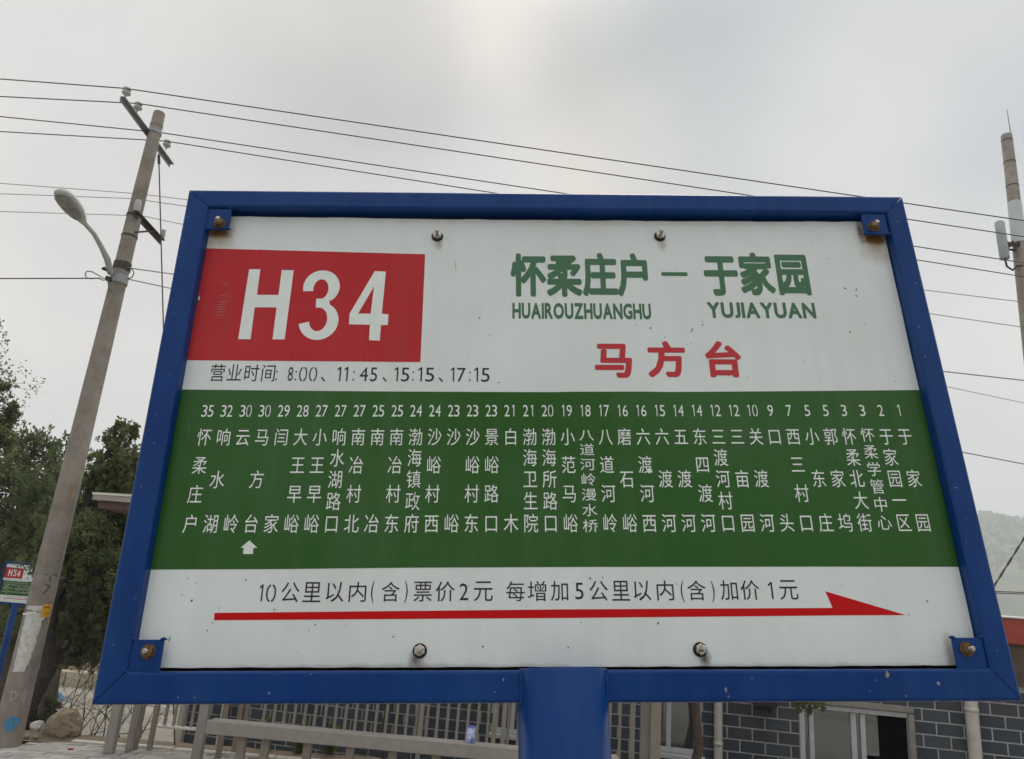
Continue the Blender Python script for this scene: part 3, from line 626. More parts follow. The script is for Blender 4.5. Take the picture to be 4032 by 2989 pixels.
rt.obj('hill_woodland', HILL, kind='stuff'); bpy.data.objects['hill_woodland']['label'] = 'distant hazy trees along the skyline of the hill behind the sign'; bpy.data.objects['hill_woodland']['category'] = 'woodland'

# cream boundary wall and banked earth seen under the trees
cw = empty('boundary_wall', (-12.6, 24, -1.6), 0, 'low cream wall of uneven blocks across the dusty ground under the trees', 'wall')
rw = random.Random(9)
b0 = MB(); b0.rbox((0, 0, 0), (0.78, 0.3, 0.46), 0.03); blk = b0.obj('block', YWALL, cw); first_ = True
for i in range(22):
    loc = (-8 + i * 0.8, rw.uniform(-.04, .04), 0.22 + rw.uniform(-.04, .05))
    o = blk if first_ else dup(blk, cw, loc); o.location = loc; first_ = False; o.rotation_euler = (0, 0, rw.uniform(-.05, .05))
bk = MB(); bk.flat = 1; nb = 50
bk.add([(-26 + 34 * i / (nb - 1), 24.6 + 1.2 * j, -1.7 + (0, 1.2, 1.7, 1.9)[j] * (1 + .35 * noise.noise(Vector((i * .3, j, 0))))) for j in range(4) for i in range(nb)], [(j * nb + i, j * nb + i + 1, (j + 1) * nb + i + 1, (j + 1) * nb + i) for j in range(3) for i in range(nb - 1)], True)
bk.obj('earth_bank', SOIL, kind='structure')

# ------------------------------------------------------------------ brick house
HA = Vector((-3.95, 11.1, 0)); HB = Vector((5.55, 9.0, 0)); hd = (HB - HA).normalized(); HL = 15.0
hrz = math.atan2(hd.y, hd.x); hn_ = Vector((hd.y, -hd.x, 0))            # outward, towards the road
def on_wall(x, y):
    r = ray(x, y); s = (HA - EYE).dot(hn_) / r.dot(hn_); p = EYE + r * s; return (p - HA).dot(hd), p.z
house = empty('brick_house', (HA.x, HA.y, -1.6), hrz, 'single storey house of dark grey bricks with pale joints behind the bus shelter', 'house')
ZG = 1.6                                                            # local z of the pavement level
def wz(z): return z + ZG
ch_, bl_ = 0.133, 0.281
wins = []
def win_rect(xa, ya, xb, yb):
    s0, z0 = on_wall(xa, ya); s1, z1 = on_wall(xb, yb); return min(s0, s1), min(z0, z1), max(s0, s1), max(z0, z1)
winC = list(win_rect(3147, 2785, 3590, 2785)); winC[1] = -0.45; winC[3] = on_wall(3400, 2790)[1]
winA = [on_wall(2560, 2900)[0], on_wall(2650, 2965)[1], on_wall(2760, 2900)[0], 1.15]
winB = [on_wall(1938, 2880)[0], on_wall(1960, 2885)[1], on_wall(2330, 2880)[0], 1.15]
wins = [winA, winB, winC]
wm = MB()
ztop = 1.18
cuts = sorted(wins, key=lambda q: q[0]); s = 0.0
for q in cuts:
    wm.box(((s + q[0]) / 2, 0.13, wz((ztop - 1.6) / 2)), (q[0] - s, 0.24, ztop + 1.6))
    if q[3] < ztop: wm.box(((q[0] + q[2]) / 2, 0.13, wz((ztop + q[3]) / 2)), (q[2] - q[0], 0.24, ztop - q[3]))
    wm.box(((q[0] + q[2]) / 2, 0.13, wz((q[1] - 1.6) / 2)), (q[2] - q[0], 0.24, q[1] + 1.6)); s = q[2]
wm.box(((s + HL) / 2, 0.13, wz((ztop - 1.6) / 2)), (HL - s, 0.24, ztop + 1.6))
wm.box((0.12, 3.2, wz(-0.2)), (0.24, 5.9, 2.8)); wm.box((HL - 0.12, 3.2, wz(-0.2)), (0.24, 5.9, 2.8)); wm.box((HL / 2, 6.2, wz(-0.2)), (HL, 0.24, 2.8))
wall = wm.obj('wall', MORTAR, house)
zt0 = on_wall(4010, 2540)[1]; zt1 = on_wall(4010, 2440)[1]
MB().box((HL / 2, 3.2, wz(zt0 + .02)), (HL + 0.1, 6.2, 0.10)).obj('roof', BRONZE, house)
MB().box((HL / 2, 0.06, wz((1.182 + zt0) / 2)), (HL + 0.02, 0.22, zt0 - 1.182)).obj('brown_band', BRONZE, house)  # plain dark brown strip between wall top and parapet
MB().rbox((HL / 2, -0.03, wz((zt0 + zt1) / 2)), (HL + 0.2, 0.14, zt1 - zt0), 0.01).obj('parapet', REDROOF, house)
MB().rbox((HL / 2, -0.03, wz(zt1 + 0.016)), (HL + 0.26, 0.18, 0.028), 0.01).obj('parapet_cap', RAIL, house)
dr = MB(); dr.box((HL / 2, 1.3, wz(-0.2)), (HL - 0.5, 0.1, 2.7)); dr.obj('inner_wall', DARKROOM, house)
# bricks: those in view one by one, the rest in one piece
bmeshes = []
for m_ in BRICKS:
    b_ = MB(); b_.rbox((0, 0, 0), (bl_ - 0.016, 0.024, ch_ - 0.015), 0.003); o = b_.obj('brick', m_, wall); bmeshes.append(o)
used = set(); nvis = 0; rest = MB(); rb = random.Random(21)
zrow0 = on_wall(3850, 2862)[1]                                 # one mortar line of the photograph
k0 = math.floor((-1.6 - zrow0) / ch_); soff = on_wall(3633, 2845)[0]
for r_ in range(k0, k0 + 23):
    za = zrow0 + r_ * ch_; zc_ = za + ch_ / 2
    if zc_ < -1.58 or zc_ + ch_ / 2 > 1.16: continue
    sft = soff + (bl_ / 2 if r_ % 2 else 0); sft -= math.floor(sft / bl_) * bl_ + bl_
    s = sft
    while s < HL:
        a, b_ = max(s, 0.0), min(s + bl_, HL); s += bl_
        segs = [(a, b_)]
        for q in wins:
            if q[1] < zc_ < q[3]:
                ns = []
                for (u, v) in segs:
                    if v <= q[0] or u >= q[2]: ns.append((u, v))
                    else:
                        if u < q[0]: ns.append((u, q[0]))
                        if v > q[2]: ns.append((q[2], v))
                segs = ns
        for (u, v) in segs:
            if v - u < 0.05: continue
            full = v - u > bl_ - 0.002
            c = ((u + v) / 2, 0.0165 + rb.uniform(-.0015, .0015), wz(zc_))
            wp = HA + hd * c[0]; P_ = Vector((wp.x, wp.y, zc_)) - EYE
            cxp = 2016 + 3000 * P_.dot(CX) / -P_.dot(CZ); cyp = 1494.5 - 3000 * P_.dot(CY) / -P_.dot(CZ)
            vis = 700 < cxp < 4060 and 2745 < cyp < 3010 and not (2070 < cxp < 2380) 
            if vis and nvis < 300:
                k = rb.randrange(5)
                if k not in used: o = bmeshes[k]; used.add(k); o.location = c
                else: o = dup(bmeshes[k], wall, c)
                o.scale = (1, 1, 1) if full else ((v - u - 0.016) / (bl_ - 0.016), 1, 1); nvis += 1
            else: rest.box(c, (v - u - 0.016, 0.03, ch_ - 0.015))
rest.obj('brickwork', BRICKS[1], wall, kind='stuff')
print('bricks', nvis, 'pavers', cnt)
# corner pilaster at the left end
MB().rbox((-0.06, 0.02, wz(-0.2)), (0.11, 0.12, 2.78), 0.006).obj('corner_pilaster', WHITEWALL, house)
# windows
def frame_bar(mb, s0, z0, s1, z1, t_=0.04, y=0.03, d=0.06): mb.rbox(((s0 + s1) / 2, y, wz((z0 + z1) / 2)), (abs(s1 - s0), d, abs(z1 - z0)), 0.004)
def window(q, mull, name='window'):
    m = MB(); s0, z0, s1, z1 = q; f = 0.055
    frame_bar(m, s0, z0, s0 + f, z1); frame_bar(m, s1 - f, z0, s1, z1); frame_bar(m, s0 + f, z1 - f, s1 - f, z1); frame_bar(m, s0 + f, z0, s1 - f, z0 + f)
    w_ = m.obj(name, UPVC, house)
    return w_
wC = window(winC, None)
s0, z0, s1, z1 = winC; L = s1 - s0; cx_ = lambda px: on_wall(px, 2850)[0]
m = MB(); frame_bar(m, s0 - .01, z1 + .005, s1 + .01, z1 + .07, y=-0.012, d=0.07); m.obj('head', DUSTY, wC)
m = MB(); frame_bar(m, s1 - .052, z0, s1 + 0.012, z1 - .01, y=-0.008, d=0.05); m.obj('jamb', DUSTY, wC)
for pa, pb in ((3188, 3207), (3352, 3374), (3390, 3410)):
    m = MB(); a, b_ = cx_(pa), cx_(pb); m.rbox(((a + b_) / 2, 0.055, wz((z0 + z1) / 2)), (b_ - a, 0.04, z1 - z0 - .12), 0.004); m.obj('sash', UPVC, wC)
for pa, pb in ((3172, 3352),):
    a, b_ = cx_(pa), cx_(pb); MB().box(((a + b_) / 2, 0.062, wz((z0 + z1) / 2)), (b_ - a, 0.006, z1 - z0 - .1)).obj('pane', GLASS, wC)
a, b_ = cx_(3374), cx_(3390); MB().box(((a + b_) / 2, 0.066, wz((z0 + z1) / 2)), (b_ - a, 0.006, z1 - z0 - .1)).obj('pane', GLASS, wC)
a, b_ = cx_(3410), cx_(3458); MB().box(((a + b_) / 2 , 0.085, wz(z1 - 0.27)), (b_ - a, 0.006, 0.42)).obj('pane', GLASS, wC)
m = MB(); m.box((b_ + 0.006, 0.085, wz(z1 - 0.27)), (0.012, 0.014, 0.44)); m.box(((a + b_) / 2, 0.085, wz(z1 - 0.485)), (b_ - a, 0.014, 0.014)); m.obj('screen_edge', DUSTY, wC)
m = MB(); m.rbox(((cx_(3415) + cx_(3432)) / 2, 0.11, wz(z1 - .22)), (0.03, 0.02, 0.32), 0.004); m.obj('pale_strip', UPVC, wC)
wA = window(winA, None); m = MB(); a = on_wall(2633, 2850)[0]; m.rbox((a, 0.03, wz((winA[1] + winA[3]) / 2)), (0.055, 0.05, winA[3] - winA[1] - .11), 0.004); m.obj('sash', UPVC, wA)
MB().box(((winA[0] + winA[2]) / 2, 0.05, wz((winA[1] + winA[3]) / 2)), (winA[2] - winA[0] - .1, 0.006, winA[3] - winA[1] - .1)).obj('pane', GLASS, wA)
MB().rbox(((winA[0] + winA[2]) / 2, -0.02, wz(winA[1] - 0.03)), (winA[2] - winA[0] + .1, 0.12, 0.05), 0.006).obj('sill', UPVC, wA)
wB = window(winB, None); MB().box(((winB[0] + winB[2]) / 2, 0.05, wz((winB[1] + winB[3]) / 2)), (winB[2] - winB[0] - .1, 0.006, winB[3] - winB[1] - .1)).obj('pane', GLASS, wB)
MB().rbox(((winB[0] + winB[2]) / 2, -0.02, wz(winB[1] - 0.03)), (winB[2] - winB[0] + .1, 0.12, 0.05), 0.006).obj('sill', UPVC, wB)
m = MB(); 
for px_ in (2015, 2120, 2225): m.rbox((on_wall(px_, 2860)[0], 0.03, wz((winB[1] + winB[3]) / 2)), (0.045, 0.045, winB[3] - winB[1] - .11), 0.004)
m.obj('sash', UPVC, wB)
for (px_, wd_) in ((886, 0.046), (2827, 0.048), (3822, 0.068)):
    s = on_wall(px_, 2850)[0]; m = MB(); m.tube([(s, -0.06, wz(-1.6)), (s, -0.06, wz(1.12))], wd_ , 20)
    for zc_ in (-0.9, 0.27, 0.9): m.tube([(s, -0.06, wz(zc_ - .022)), (s, -0.06, wz(zc_ - .02)), (s, -0.06, wz(zc_ + .02)), (s, -0.06, wz(zc_ + .022))], [wd_, wd_ + .006, wd_ + .006, wd_], 20)
    m.obj('downpipe', PIPE, house)
s0_, z_ = on_wall(2962, 2776); s1_, _ = on_wall(3050, 2780)
m = MB(); m.rbox(((s0_ + s1_) / 2, -0.16, wz(z_ + 0.165)), (s1_ - s0_, 0.26, 0.30), 0.01); m.box((s1_ - .06, -0.16, wz(z_ - .035)), (0.03, 0.2, 0.04)); m.box((s0_ + .06, -0.16, wz(z_ - .035)), (0.03, 0.2, 0.04))
m.obj('wall_box', RUBBER, house, label='dark metal box fixed to the brick wall')

# ------------------------------------------------------------------ bus shelter
sh = empty('bus_shelter', (-1.0, 8.0, 0), 0, 'beige metal bus shelter with a flat canopy and a back fence of thin upright bars', 'bus shelter')
def SH(x, y, z): return Vector((x + 1.0, y - 8.0, z))
def post(x, y, w_, z0=0.0, z1=2.27, m_=BEIGE, name='post'):
    b_ = MB(); b_.rbox(SH(x, y, (z0 + z1) / 2), (w_, w_, z1 - z0), 0.006); return b_.obj(name, m_, sh)
post(-3.475, 7.90, 0.085); post(-3.355, 8.02, 0.045); post(-3.335, 8.12, 0.045, m_=TAUPE); post(-3.215, 8.17, 0.045, m_=TAUPE)
post(-2.665, 7.93, 0.088); post(-2.52, 8.10, 0.05, m_=TAUPE)
xx = at(955, 2830, 8.32).x; post(xx - .03, 8.32, 0.05, m_=TAUPE); post(xx + .035, 8.32, 0.04, m_=TAUPE)
X3 = at(2579, 2850, 7.95).x; post(X3, 7.95, 0.10, m_=TAUPE); post(at(2538, 2850, 8.1).x, 8.1, 0.075); post(at(2490, 2850, 8.32).x, 8.32, 0.05)
for px_ in (1659, 1948, 1985): post(at(px_, 2830, 8.32).x, 8.32, 0.046)
b0 = MB(); b0.rbox((0, 0, 0.98), (0.030, 0.018, 1.98), 0.004); sl0 = b0.obj('slat', BEIGE, sh); f_ = True
xl_ = []
for px_ in (654, 690, 726, 759): xl_.append(at(px_, 2820, 8.35).x)
xa = at(1037, 2830, 8.35).x; xb = at(2441, 2850, 8.35).x; n = 35
for i in range(n + 1):
    x = xa + (xb - xa) * i / n; px_ = 1037 + (2441 - 1037) * i / n
    if min(abs(px_ - q) for q in (1659, 1948, 1985)) < 14: continue
    xl_.append(x)
for x in xl_:
    o = sl0 if f_ else dup(sl0, sh); f_ = False; o.location = SH(x, 8.35, 0.20)
def rail(x0, x1, y, z, r=0.016, m_=RAIL):
    b_ = MB(); b_.tube([SH(x0, y, z), SH(x1, y, z)], r, 12); return b_.obj('rail', m_, sh)
rail(-3.24, X3, 8.35, 0.187, 0.017); rail(-3.24, X3, 8.35, 2.20, 0.02, BEIGE)
cn = MB()
# slightly bowed canopy: cream lip, grey fascia, brown soffit
cx0, cx1, cy0, cy1 = -3.90, 1.95, 7.36, 8.75
lip = MB(); nn_ = 24
pt = [(cx0 + (cx1 - cx0) * i / nn_, 2.335 + 0.018 * math.sin(PI * min(1, i / 5) * .5) - 0.0 * i) for i in range(nn_ + 1)]
for i in range(nn_):
    (xa_, za_), (xb_, zb_) = pt[i], pt[i + 1]
    v = [SH(x, y, z) for (x, z) in ((xa_, za_), (xb_, zb_)) for y in (cy0, cy1) for z in (z, z - .022)]
    lip.add(v, [(0, 4, 5, 1), (2, 3, 7, 6), (0, 2, 6, 4), (1, 5, 7, 3)])
lip.obj('canopy', CANOPY, sh)
fa = MB(); fa.rbox(SH((cx0 + cx1) / 2, cy0 + 0.03, 2.293), (cx1 - cx0 - .01, 0.04, 0.055), 0.004); fa.rbox(SH(cx0 + .025, (cy0 + cy1) / 2 + .03, 2.293), (0.04, cy1 - cy0 - .06, 0.055), 0.004); fa.rbox(SH(cx1 - .025, (cy0 + cy1) / 2 + .03, 2.293), (0.04, cy1 - cy0 - .06, 0.055), 0.004)
fa.obj('fascia', CANOPY_G, sh)
sf = MB(); sf.rbox(SH((cx0 + cx1) / 2, (cy0 + cy1) / 2 + .02, 2.235), (cx1 - cx0 - .06, cy1 - cy0 - .14, 0.07), 0.004); sf.obj('soffit', CANOPY_B, sh)
bkp = MB(); bkp.rbox(SH(-3.42, 8.45, 2.14), (0.62, 0.02, 0.26), 0.004); bkp.obj('back_panel', CANOPY_B, sh)

be = empty('bench', (-0.8, 7.25, 0), 0, 'long low beige metal bench with a deep front edge inside the shelter', 'bench')
p0 = at(815, 2832, 7.36); p1 = at(2440, 2964, 7.13)
bd = Vector((p1.x - p0.x, p1.y - p0.y, 0)); bL = bd.length; ba = math.atan2(bd.y, bd.x); bc = Vector(((p0.x + p1.x) / 2, (p0.y + p1.y) / 2, 0)) - Vector((-0.8, 7.25, 0))
bn = Vector((-math.sin(ba), math.cos(ba), 0)); zb_ = 0.435
print('bench z', p0.z, p1.z)
MB().rbox(bc + bn * 0.02 + Vector((0, 0, zb_ - .058)), (bL, 0.04, 0.112), 0.006, ba).obj('front_beam', BEIGE, be)
MB().rbox(bc + bn * 0.105 + Vector((0, 0, zb_ - .012)), (bL - .02, 0.12, 0.022), 0.004, ba).obj('seat', BEIGE, be)
MB().rbox(bc + bn * 0.17 + Vector((0, 0, zb_ - .05)), (bL - .02, 0.012, 0.09), 0.004, ba).obj('back_beam', TAUPE, be)
lg = MB(); lg.rbox((0, 0, 0.158), (0.075, 0.05, 0.316), 0.005, ba); lg0 = lg.obj('leg', TAUPE, be); f_ = True
for i in range(9):
    px_ = 930 + 172.5 * i - (75 if i else 0) if i == 0 else 1027 + 172.5 * (i - 1)
    x = at(px_, 2960, 7.3).x + .8; 
    if x > bc.x + bL / 2: continue
    u = (x - bc.x) / math.cos(ba); p = bc + Vector((math.cos(ba), math.sin(ba), 0)) * u + bn * 0.08
    o = lg0 if f_ else dup(lg0, be); f_ = False; o.location = p
# can on the bench
CAN = mat('blue and white printed tin', (0.62, 0.66, 0.80), 0.35, 0, (0.035, 0.05, 0.42), 14, 3); 
pc_ = at(1851, 2930, 7.30); pc_ = Vector((pc_.x, pc_.y, zb_))
can = empty('tin_can', pc_, 0, 'small blue and white tin can standing on the beige bench', 'can')
m = MB(); R_ = 0.042; m.tube([(0, 0, .001), (0, 0, .008), (0, 0, .118), (0, 0, .126)], [R_ * .97, R_, R_, R_ * .97], 24); m.obj('body', CAN, can)
m = MB(); m.tube([(0, 0, .126), (0, 0, .1265), (0, 0, .132)], [R_, R_ * 1.03, R_ * 1.03], 24); m.obj('rim', mat('tin rim', (0.07, 0.10, 0.45), 0.4), can)

# ------------------------------------------------------------------ utility pole with its fittings
PX, PY = -4.442, 7.90; PH = 6.90
pole = empty('utility_pole', (PX, PY, 0), 0, 'tall round concrete utility pole left of the sign, with whitewash and a yellow tag', 'utility pole')
def prad(z): return 0.128 + (0.066 - 0.128) * z / PH
m = MB(); m.tube([(0, 0, z) for z in (-0.3, 0, 1.2, 2.4, 3.6, 4.8, 6.0, PH - .012, PH)], [prad(z) for z in (0, 0, 1.2, 2.4, 3.6, 4.8, 6.0, PH)] + [prad(PH) - .008], 32); m.obj('shaft', CONC, pole)
def hit_pole(x, y):                                     # angle and height on the shaft surface
    r = ray(x, y); o = EYE - Vector((PX, PY, 0)); z = 1.0
    for _ in range(4):
        R0 = prad(z); A = r.x ** 2 + r.y ** 2; B = 2 * (o.x * r.x + o.y * r.y); C = o.x ** 2 + o.y ** 2 - R0 * R0; d = B * B - 4 * A * C
        s = (-B - math.sqrt(max(d, 0))) / (2 * A); p = o + r * s; z = p.z
    return math.atan2(p.y, p.x), z
def sp(a, z, e=0.002): R0 = prad(z) + e; return (R0 * math.cos(a), R0 * math.sin(a), z)
def pole_stroke(mb, pts, wd, e=0.003):
    h = [hit_pole(*p) for p in pts]
    for (a0, z0), (a1, z1) in zip(h, h[1:]):
        L = max(math.hypot((a1 - a0) * .12, z1 - z0), 1e-4); n_ = (-(z1 - z0) / L * wd / 2, (a1 - a0) * .12 / L * wd / 2)
        e1 = e + random.uniform(0, .001)
        mb.add([sp(a0 + n_[0] / .12, z0 + n_[1], e1), sp(a0 - n_[0] / .12, z0 - n_[1], e1), sp(a1 - n_[0] / .12, z1 - n_[1], e1), sp(a1 + n_[0] / .12, z1 + n_[1], e1)], [(0, 1, 2, 3)])
# whitewash patch
m = MB(); m.flat = 1
aL = hit_pole(112, 2400)[0]; rowsz = []
for i in range(26):
    y = 2385 + (2645 - 2385) * i / 25
    xl0 = 108 - (y - 2385) * 0.235; xr0 = xl0 + (76 if y < 2440 else 72 - (y - 2440) * 0.06) + 9 * noise.noise(Vector((y * .05, 1, 0)))
    if y > 2560: xr0 -= (y - 2560) * .12
    h0 = hit_pole(xl0 + 3 + 4 * noise.noise(Vector((y * .08, 4, 0))), y); h1 = hit_pole(xr0, y); rowsz.append([sp(h0[0] + (h1[0] - h0[0]) * k / 8, h0[1] + (h1[1] - h0[1]) * k / 8, .0018) for k in range(9)])
m.add([p for r_ in rowsz for p in r_], [(j * 9 + k, j * 9 + k + 1, (j + 1) * 9 + k + 1, (j + 1) * 9 + k) for j in range(25) for k in range(8)], True)
m.obj('whitewash_patch', WPAINT, pole)
m = MB(); m.flat = 1
pole_stroke(m, [(46, 2722), (42, 2758), (38, 2762)], .012); pole_stroke(m, [(46, 2722), (60, 2722), (66, 2738), (58, 2750), (42, 2758)], .012)
pole_stroke(m, [(98, 2716), (82, 2750), (104, 2752)], .010); pole_stroke(m, [(104, 2720), (96, 2745), (88, 2775)], .011)
m.obj('chalk_writing', CHALK, pole)
m = MB(); m.flat = 1
for pts in ([(20, 2862), (36, 2838), (50, 2830), (78, 2838)], [(30, 2838), (60, 2830), (78, 2836)], [(46, 2820), (50, 2840), (32, 2878)], [(66, 2834), (54, 2862), (44, 2880)], [(16, 2850), (28, 2842), (22, 2868)], [(74, 2838), (60, 2856)], [(40, 2845), (28, 2882)]): pole_stroke(m, pts, .022, .0035)
m.obj('blue_scrawl', BCHALK, pole)
m = MB(); m.flat = 1
pole_stroke(m, [(197, 2266), (196, 2292)], .012); pole_stroke(m, [(180, 2298), (188, 2308), (198, 2306), (186, 2322), (168, 2340)], .014)
pole_stroke(m, [(143, 2257), (180, 2262), (215, 2264), (226, 2270)], .012)
m.obj('scrawl', DMARK, pole)
m = MB(); m.flat = 1
pole_stroke(m, [(285, 1912), (279, 1930)], .030); pole_stroke(m, [(279, 1930), (272, 1955), (268, 1985)], .014)
m.obj('rust_mark', mat('rust streak', (0.30, 0.12, 0.05), 0.9, 0, (0.36, 0.20, 0.10), 60), pole)
# yellow tag
a0, z1 = hit_pole(170, 2378); a1, _ = hit_pole(203, 2378); _, z0 = hit_pole(178, 2430)
m = MB(); v = []
for k in range(7):
    a = a0 + (a1 - a0) * k / 6
    for z in (z0, z1):
        for e in (.004, .008): v.append(sp(a, z, e))
m.add(v, [f for k in range(6) for f in ((4 * k, 4 * k + 4, 4 * k + 5, 4 * k + 1), (4 * k + 2, 4 * k + 3, 4 * k + 7, 4 * k + 6), (4 * k + 1, 4 * k + 5, 4 * k + 7, 4 * k + 3), (4 * k, 4 * k + 2, 4 * k + 6, 4 * k + 4))] + [(0, 1, 3, 2), (24, 26, 27, 25)])
tg = m.obj('number_tag', YTAG, pole)
m = MB(); m.flat = 1; am = (a0 + a1) / 2; da = a1 - a0; dzt = z1 - z0
def tg_s(pts, wd=.006):
    v, f = stroke(pts, wd / .12); 
    m.add([sp(a0 + da * x, z0 + dzt * y, .0088) for x, y in v], f)
for i in range(4): tg_s([(.16 + .17 * i, .80), (.28 + .17 * i, .80)], .006); tg_s([(.16 + .17 * i, .70), (.28 + .17 * i, .72)], .006); tg_s([(.22 + .17 * i, .66), (.22 + .17 * i, .84)], .004)
tg_s([(.42, .18), (.42, .36), (.34, .26), (.50, .26)], .005); tg_s([(.62, .34), (.74, .36), (.76, .28), (.62, .18), (.78, .18)], .005)
m.obj('tag_print', SPECK, tg)
def band(z, dz, slope, m_, w_=.02, name='strap', a_lo=0, a_hi=2 * PI, e=.004):
    b_ = MB(); n_ = 36; v = []
    for k in range(n_ + 1):
        a = a_lo + (a_hi - a_lo) * k / n_; zz = z + slope * math.cos(a - 3.9)
        v += [sp(a, zz - w_ / 2, e), sp(a, zz + w_ / 2, e), sp(a, zz + w_ / 2, e - .003), sp(a, zz - w_ / 2, e - .003)]
    b_.add(v, [f for k in range(n_) for f in ((4 * k, 4 * k + 4, 4 * k + 5, 4 * k + 1), (4 * k + 1, 4 * k + 5, 4 * k + 6, 4 * k + 2))]); b_.flat = 1
    return b_.obj(name, m_, pole)
zT = hit_pole(130, 2400)[1]; band(zT, 0, -.05, WBAND, .016, 'strap', PI * 1.12, PI * 1.62, .006); band(zT - .02, 0, .01, RUSTY, .008, 'strap', PI, 2 * PI, .005)
# crossarm and insulators at the top
zA = 6.63
m = MB(); m.box((-.075, 0.02, zA), (0.05, 1.34, 0.012)); m.box((-.098, 0.02, zA - .025), (0.008, 1.34, 0.05)); m.obj('crossarm', GALV, pole)
band(zA, 0, 0, GALV, .05, 'clamp', e=.008); band(zA + .09, 0, 0, CONC, .02, 'clamp', e=.004)
def insulator(x, y, z, parent=pole, s=1.0):
    q = [(0, .010), (.03, .012), (.035, .030), (.05, .046), (.062, .048), (.070, .030), (.085, .030), (.095, .042), (.115, .040), (.125, .020), (.130, .004)]
    return MB().tube([(x, y, z + a * s) for a, r in q], [r * s for a, r in q], 16).obj('insulator', PORC, parent)
INS = [(-.06, -.63), (-.05, -.37), (.02, .0), (-.02, .36)]
for i, (x, y) in enumerate(INS):
    if i == 2: continue
    insulator(x, y, zA + .006)
# lower bracket
zB = at(290, 430 , 7.6).z if False else 5.52
m = MB(); m.box((.085, 0.22, zB), (0.05, 0.72, 0.012)); m.box((.062, 0.22, zB - .03), (0.008, 0.72, 0.06)); m.tube([(.09, .30, zB - .02), (.08, -.05, zB - .22)], .012, 6); m.obj('bracket', DARKIRON, pole)
band(zB, 0, 0, DARKIRON, .03, 'clamp', e=.006); band(zB - .26, 0, 0, DARKIRON, .02, 'clamp', e=.006)
m = MB(); m.tube([(.07, -.11, zB + .01), (.07, -.11, zB + .03), (.07, -.11, zB + .12), (.07, -.11, zB + .15)], [.032, .036, .036, .026], 14); m.obj('insulator', PORC, pole)
m = MB(); m.tube([(.085, .55, zB + .01), (.085, .55, zB + .03), (.085, .55, zB + .12)], [.015, .028, .026], 14); m.obj('insulator', PORC, pole)
# service clamps and coiled tails
zC = hit_pole(455, 1090)[1]
band(zC, 0, 0, GALV, .10, 'clamp', e=.010); band(zC + .16, 0, 0, DARKIRON, .09, 'clamp', e=.008)
m = MB(); cw_ = lambda x, y, D=7.75: at(x, y, D) - Vector((PX, PY, 0))
for pts in ([(437, 1105), (410, 1098), (390, 1085), (362, 1070), (342, 1068), (335, 1080), (340, 1094), (360, 1098), (385, 1095), (410, 1105)], [(437, 1085), (420, 1060), (412, 1052)], [(425, 1110), (430, 1140), (440, 1150)], [(500, 1100), (520, 1092), (528, 1075), (520, 1060), (505, 1055)]):
    m.tube([cw_(*p) for p in pts], .006, 6)
m.obj('cable_tail', WIRE, pole)
m = MB(); m.rbox(cw_(428, 1098, 7.72), (.07, .05, .05), .01, .4); m.rbox(cw_(418, 1062, 7.74), (.09, .03, .03), .006, .9); m.rbox(cw_(500, 1060, 7.76), (.03, .03, .035), .006); m.obj('cable_clamp', DARKIRON, pole)

# street lamp on its arm
lj = at(435, 1075, 7.80); la = at(330, 875, 6.95); lt = at(240, 760, 6.55)
lamp = empty('street_lamp', lj, 0, 'grey cobra-head street lamp on a curved arm fixed to the left utility pole', 'street lamp')
m = MB(); j0 = Vector((0, 0, 0)); j1 = la - lj; mid = j0.lerp(j1, .5) + Vector((0.0, .05, .05)); 
pts = [j0, j0.lerp(mid, .5) + Vector((0, .02, .02)), mid, mid.lerp(j1, .5) + Vector((0, .015, .02)), j1]
m.tube(pts, [.034, .034, .026, .024, .024], 12); m.obj('arm', LAMP, lamp)
hd_ = (lt - la).normalized(); up_ = Vector((0, 0, 1)); sd_ = hd_.cross(up_).normalized(); up_ = sd_.cross(hd_).normalized(); HLn = (lt - la).length + .04
def lamp_ring(s, wd, h1, h0, n_=16):
    wd *= .84; h1 *= .84
    c = j1 + hd_ * (HLn * s); r_ = []
    for k in range(n_):
        a = 2 * PI * k / n_; y = math.sin(a); r_.append(c + sd_ * wd * math.cos(a) + up_ * (y * h1 if y > 0 else y * h0))
    return r_
pr_ = [(-.06, .026, .026, .026), (0, .035, .04, .03), (.15, .07, .07, .035), (.35, .105, .09, .04), (.6, .125, .10, .04), (.82, .115, .085, .035), (.95, .075, .05, .03), (1.0, .02, .02, .015)]
rings = [lamp_ring(*p) for p in pr_]; m = MB(); m.add([p for r_ in rings for p in r_], [(i * 16 + k, i * 16 + (k + 1) % 16, (i + 1) * 16 + (k + 1) % 16, (i + 1) * 16 + k) for i in range(7) for k in range(16)] + [tuple(range(16))[::-1], tuple(range(112, 128))], True)
m.obj('housing', LAMP, lamp)
m = MB(); rings = []
for s, wd in ((.20, .04), (.28, .075), (.45, .098), (.65, .104), (.82, .092), (.93, .05)):
    c = j1 + hd_ * (HLn * s) - up_ * .036; rings.append([c + sd_ * wd * .84 * math.cos(PI * k / 8) - up_ * (.022 * math.sin(PI * k / 8)) for k in range(9)])
m.add([p for r_ in rings for p in r_], [(i * 9 + k, i * 9 + k + 1, (i + 1) * 9 + k + 1, (i + 1) * 9 + k) for i in range(5) for k in range(8)], True); m.obj('lens', LENS, lamp)

